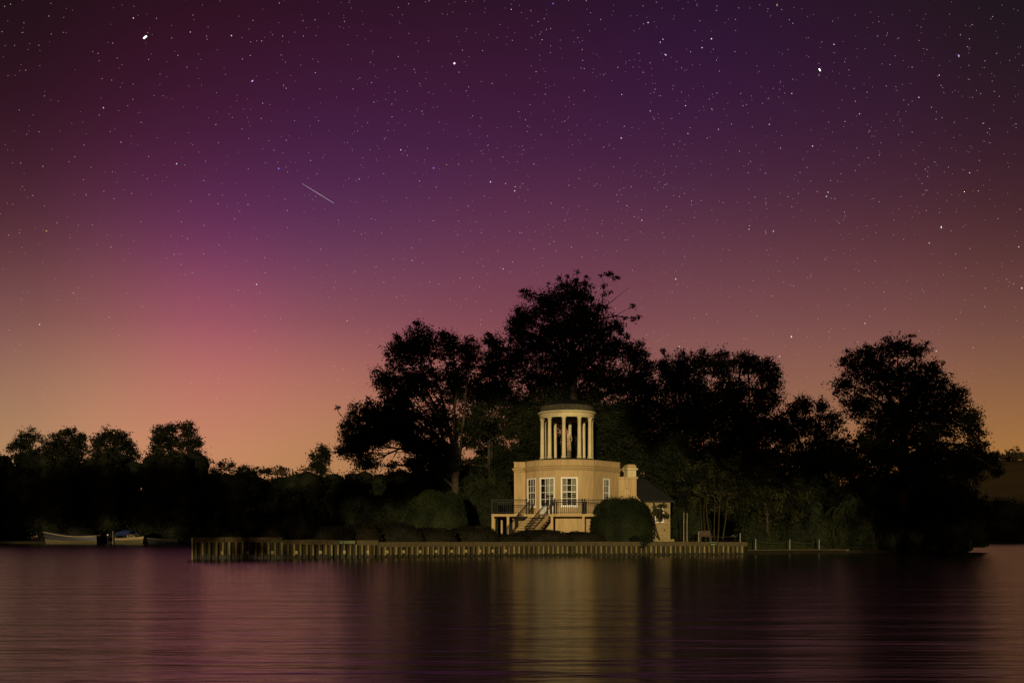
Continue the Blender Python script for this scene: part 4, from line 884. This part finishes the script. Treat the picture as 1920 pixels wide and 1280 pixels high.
for px, py, r, m, el_, lab in ((272, 70, 4.6, 'star_bright', (1.0, -.75), 'brightest white star, drawn out into a curved dash, upper left'), (852, 119, 3.9, 'star_pink', (0, 0), 'bright pinkish star high left of centre'), (473, 152, 3.0, 'star_violet', (.6, -.6), 'violet star below and right of the brightest one'),
        (522.5, 316, 3.0, 'star_blue', (0, 0), 'vivid blue star just above the thin light trail'), (813, 315, 3.0, 'star_blue', (0, 0), 'vivid blue star alone left of centre'), (1248, 103, 2.8, 'star_violet', (-.8, -.5), 'violet star in the upper right half'),
        (1165, 259, 2.6, 'star_violet', (0, 0), 'small violet star right of centre'), (1537, 131, 3.3, 'star_bright', (-.6, -1), 'bright white slanting star at upper right'), (1334, 73, 2.5, 'star_white', (0, 0), 'white star between the violet star and the slanting one'),
        (1798, 105, 2.5, 'star_violet', (0, 1), 'star near the upper right corner'), (1457, 10, 2.4, 'star_orange', (-.5, -.7), 'orange star at the top edge, right half'), (1037, 7, 2.4, 'star_blue', (0, 0), 'blue star at the top edge near centre'),
        (87, 433, 2.5, 'star_orange', (0, 0), 'orange star low at the left edge'), (1765, 426, 2.5, 'star_white', (0, 1.2), 'white star at right above the huge tree'), (1484, 631, 2.6, 'star_white', (0, 1), 'white star just above the round headed tree'),
        (1267, 523, 2.4, 'star_white', (0, 0), 'white star right of the tallest tree top'), (1916, 540, 2.6, 'star_white', (0, 0), 'white star touching the right edge'), (663, 717, 2.0, 'star_orange', (0, 0), 'yellowish star close to the spreading tree'),
        (965, 358, 2.1, 'star_white', (0, 0), 'white star at the middle of the sky'), (331, 307, 2.1, 'star_white', (0, 0), 'white star left of the vivid blue one'), (481, 533, 2.2, 'star_white', (0, 0), 'white star over the pink glow'), (74, 608, 2.1, 'star_white', (0, 0), 'white star low near the left edge'),
        (434, 67, 2.0, 'star_white', (0, 0), 'white star right of the brightest one'), (250, 34, 2.0, 'star_white', (0, 0), 'small white star above the brightest one'), (1462, 668, 2.2, 'star_white', (0, 0), 'white star beside the round headed tree\'s crown')):
    c = sky_pt(px, py); vs = []; fs = []
    dirs = [(-1, 0), (1, 0)] if el_ == (0, 0) else []
    e3 = Vector((el_[0], 0, -el_[1] if True else 0))*r*.55
    m1 = MB(); steps = 1 if el_ == (0, 0) else 4
    for k_ in range(steps):
        oo = e3*((k_/(max(1, steps-1)))*2-1) if steps > 1 else Vector((0, 0, 0)); rr = r*(.62 if steps > 1 else .8)
        m1.add([tuple(oo+Vector((x*rr, y*rr, z*rr))) for x, y, z in OCT], OF)
    m1.obj('star', m, loc=c, label=lab, category='star', group='bright stars')
emit('trail', (1, .85, .85), .6)
MB().tube([sky_pt(566, 344), sky_pt(596, 362.5), sky_pt(626, 381)], [.2, .45, .32], 5).obj('light_trail', 'trail', label='thin straight light trail slanting down between the two blue stars', category='meteor')
emit('trail_dim', (1, .7, .6), .22)
MB().tube([sky_pt(1233, 641), sky_pt(1252, 626)], [.4, .5], 5).obj('light_trail', 'trail_dim', label='very faint short trail above the spiky topped tree', category='meteor')

# ------------------------------------------------------------------ unseen trees added behind the camera, crowns shaped to shade the upper trees and both ends
def shade_tree(label, x, y, h, blobs):
    t = thing('added_shade_tree', label, 'tree', (x, y, .45), 'added shade trees behind the viewer'); b = MB(); b.tube(wob((0, 0, -.3), (0, 0, h*.75), 5, .03), [.6, .5, .45, .4, .3, .2], 8); lv = []
    for bx, by, bz, rx, ry, rz, n in blobs:
        b.tube(wob((0, 0, h*.35), (bx-x, by-y, bz), 4, .06), [.3, .25, .18, .12, .06], 6)
        d = rng.normal(size=(n, 3)); d /= np.linalg.norm(d, axis=1)[:, None]; c = np.array((bx-x, by-y, bz-.45))+d*(rng.uniform(0, 1, n)**.45)[:, None]*np.array((rx, ry, rz)); lv.append(leaves_at(c, .75, .8))
    b.obj('trunk', 'bark', t, True); link('crown', leafmesh('crown', lv, 'leaf_dark'), t)
shade_tree('tall unseen tree added for shade, left behind the viewer', -34, -12, 24, [(-34, -12, 12.5, 9.5, 5, 9.5, 3000), (-22.5, -13, 15.8, 5.5, 4, 7, 4400), (-28, -12, 6, 8, 4, 4.5, 700), (-48, -14, 12, 11, 5, 11, 6500), (-24, -12, 25, 11, 5, 6, 5200), (-42, -12, 26, 12, 5, 8, 5200)])
shade_tree('wide crowned unseen tree added for shade, far left behind the viewer', -80, -14, 24, [(-66, -14, 13, 13, 5, 13, 7500), (-84, -15, 15, 11, 5, 14, 7500), (-100, -15, 22, 13, 5, 8, 7500), (-118, -15, 22, 13, 5, 8, 7500), (-136, -15, 18, 11, 5, 14, 7500)])
shade_tree('broad unseen tree added for shade, straight behind the viewer', -27, -18, 26, [(-13, -16, 26, 9, 5, 6, 5000), (-3, -15, 26.5, 10, 5, 6.5, 5400), (2, -15, 22, 4.5, 4, 6.5, 2600), (-4, -15, 35, 16, 5, 6, 5000)])
shade_tree('tall unseen tree added for shade, right behind the viewer', 24, -13, 24, [(27, -13, 11, 8.5, 5, 12, 5600), (13, -14, 18.8, 9.5, 5, 7.8, 7000), (24, -13, 25, 12, 5, 8, 6000), (8, -13, 31, 12, 5, 7, 5000), (44, -14, 13, 13, 5, 14, 7000), (66, -14, 13, 13, 5, 14, 7000), (88, -14, 13, 13, 5, 14, 7000)])
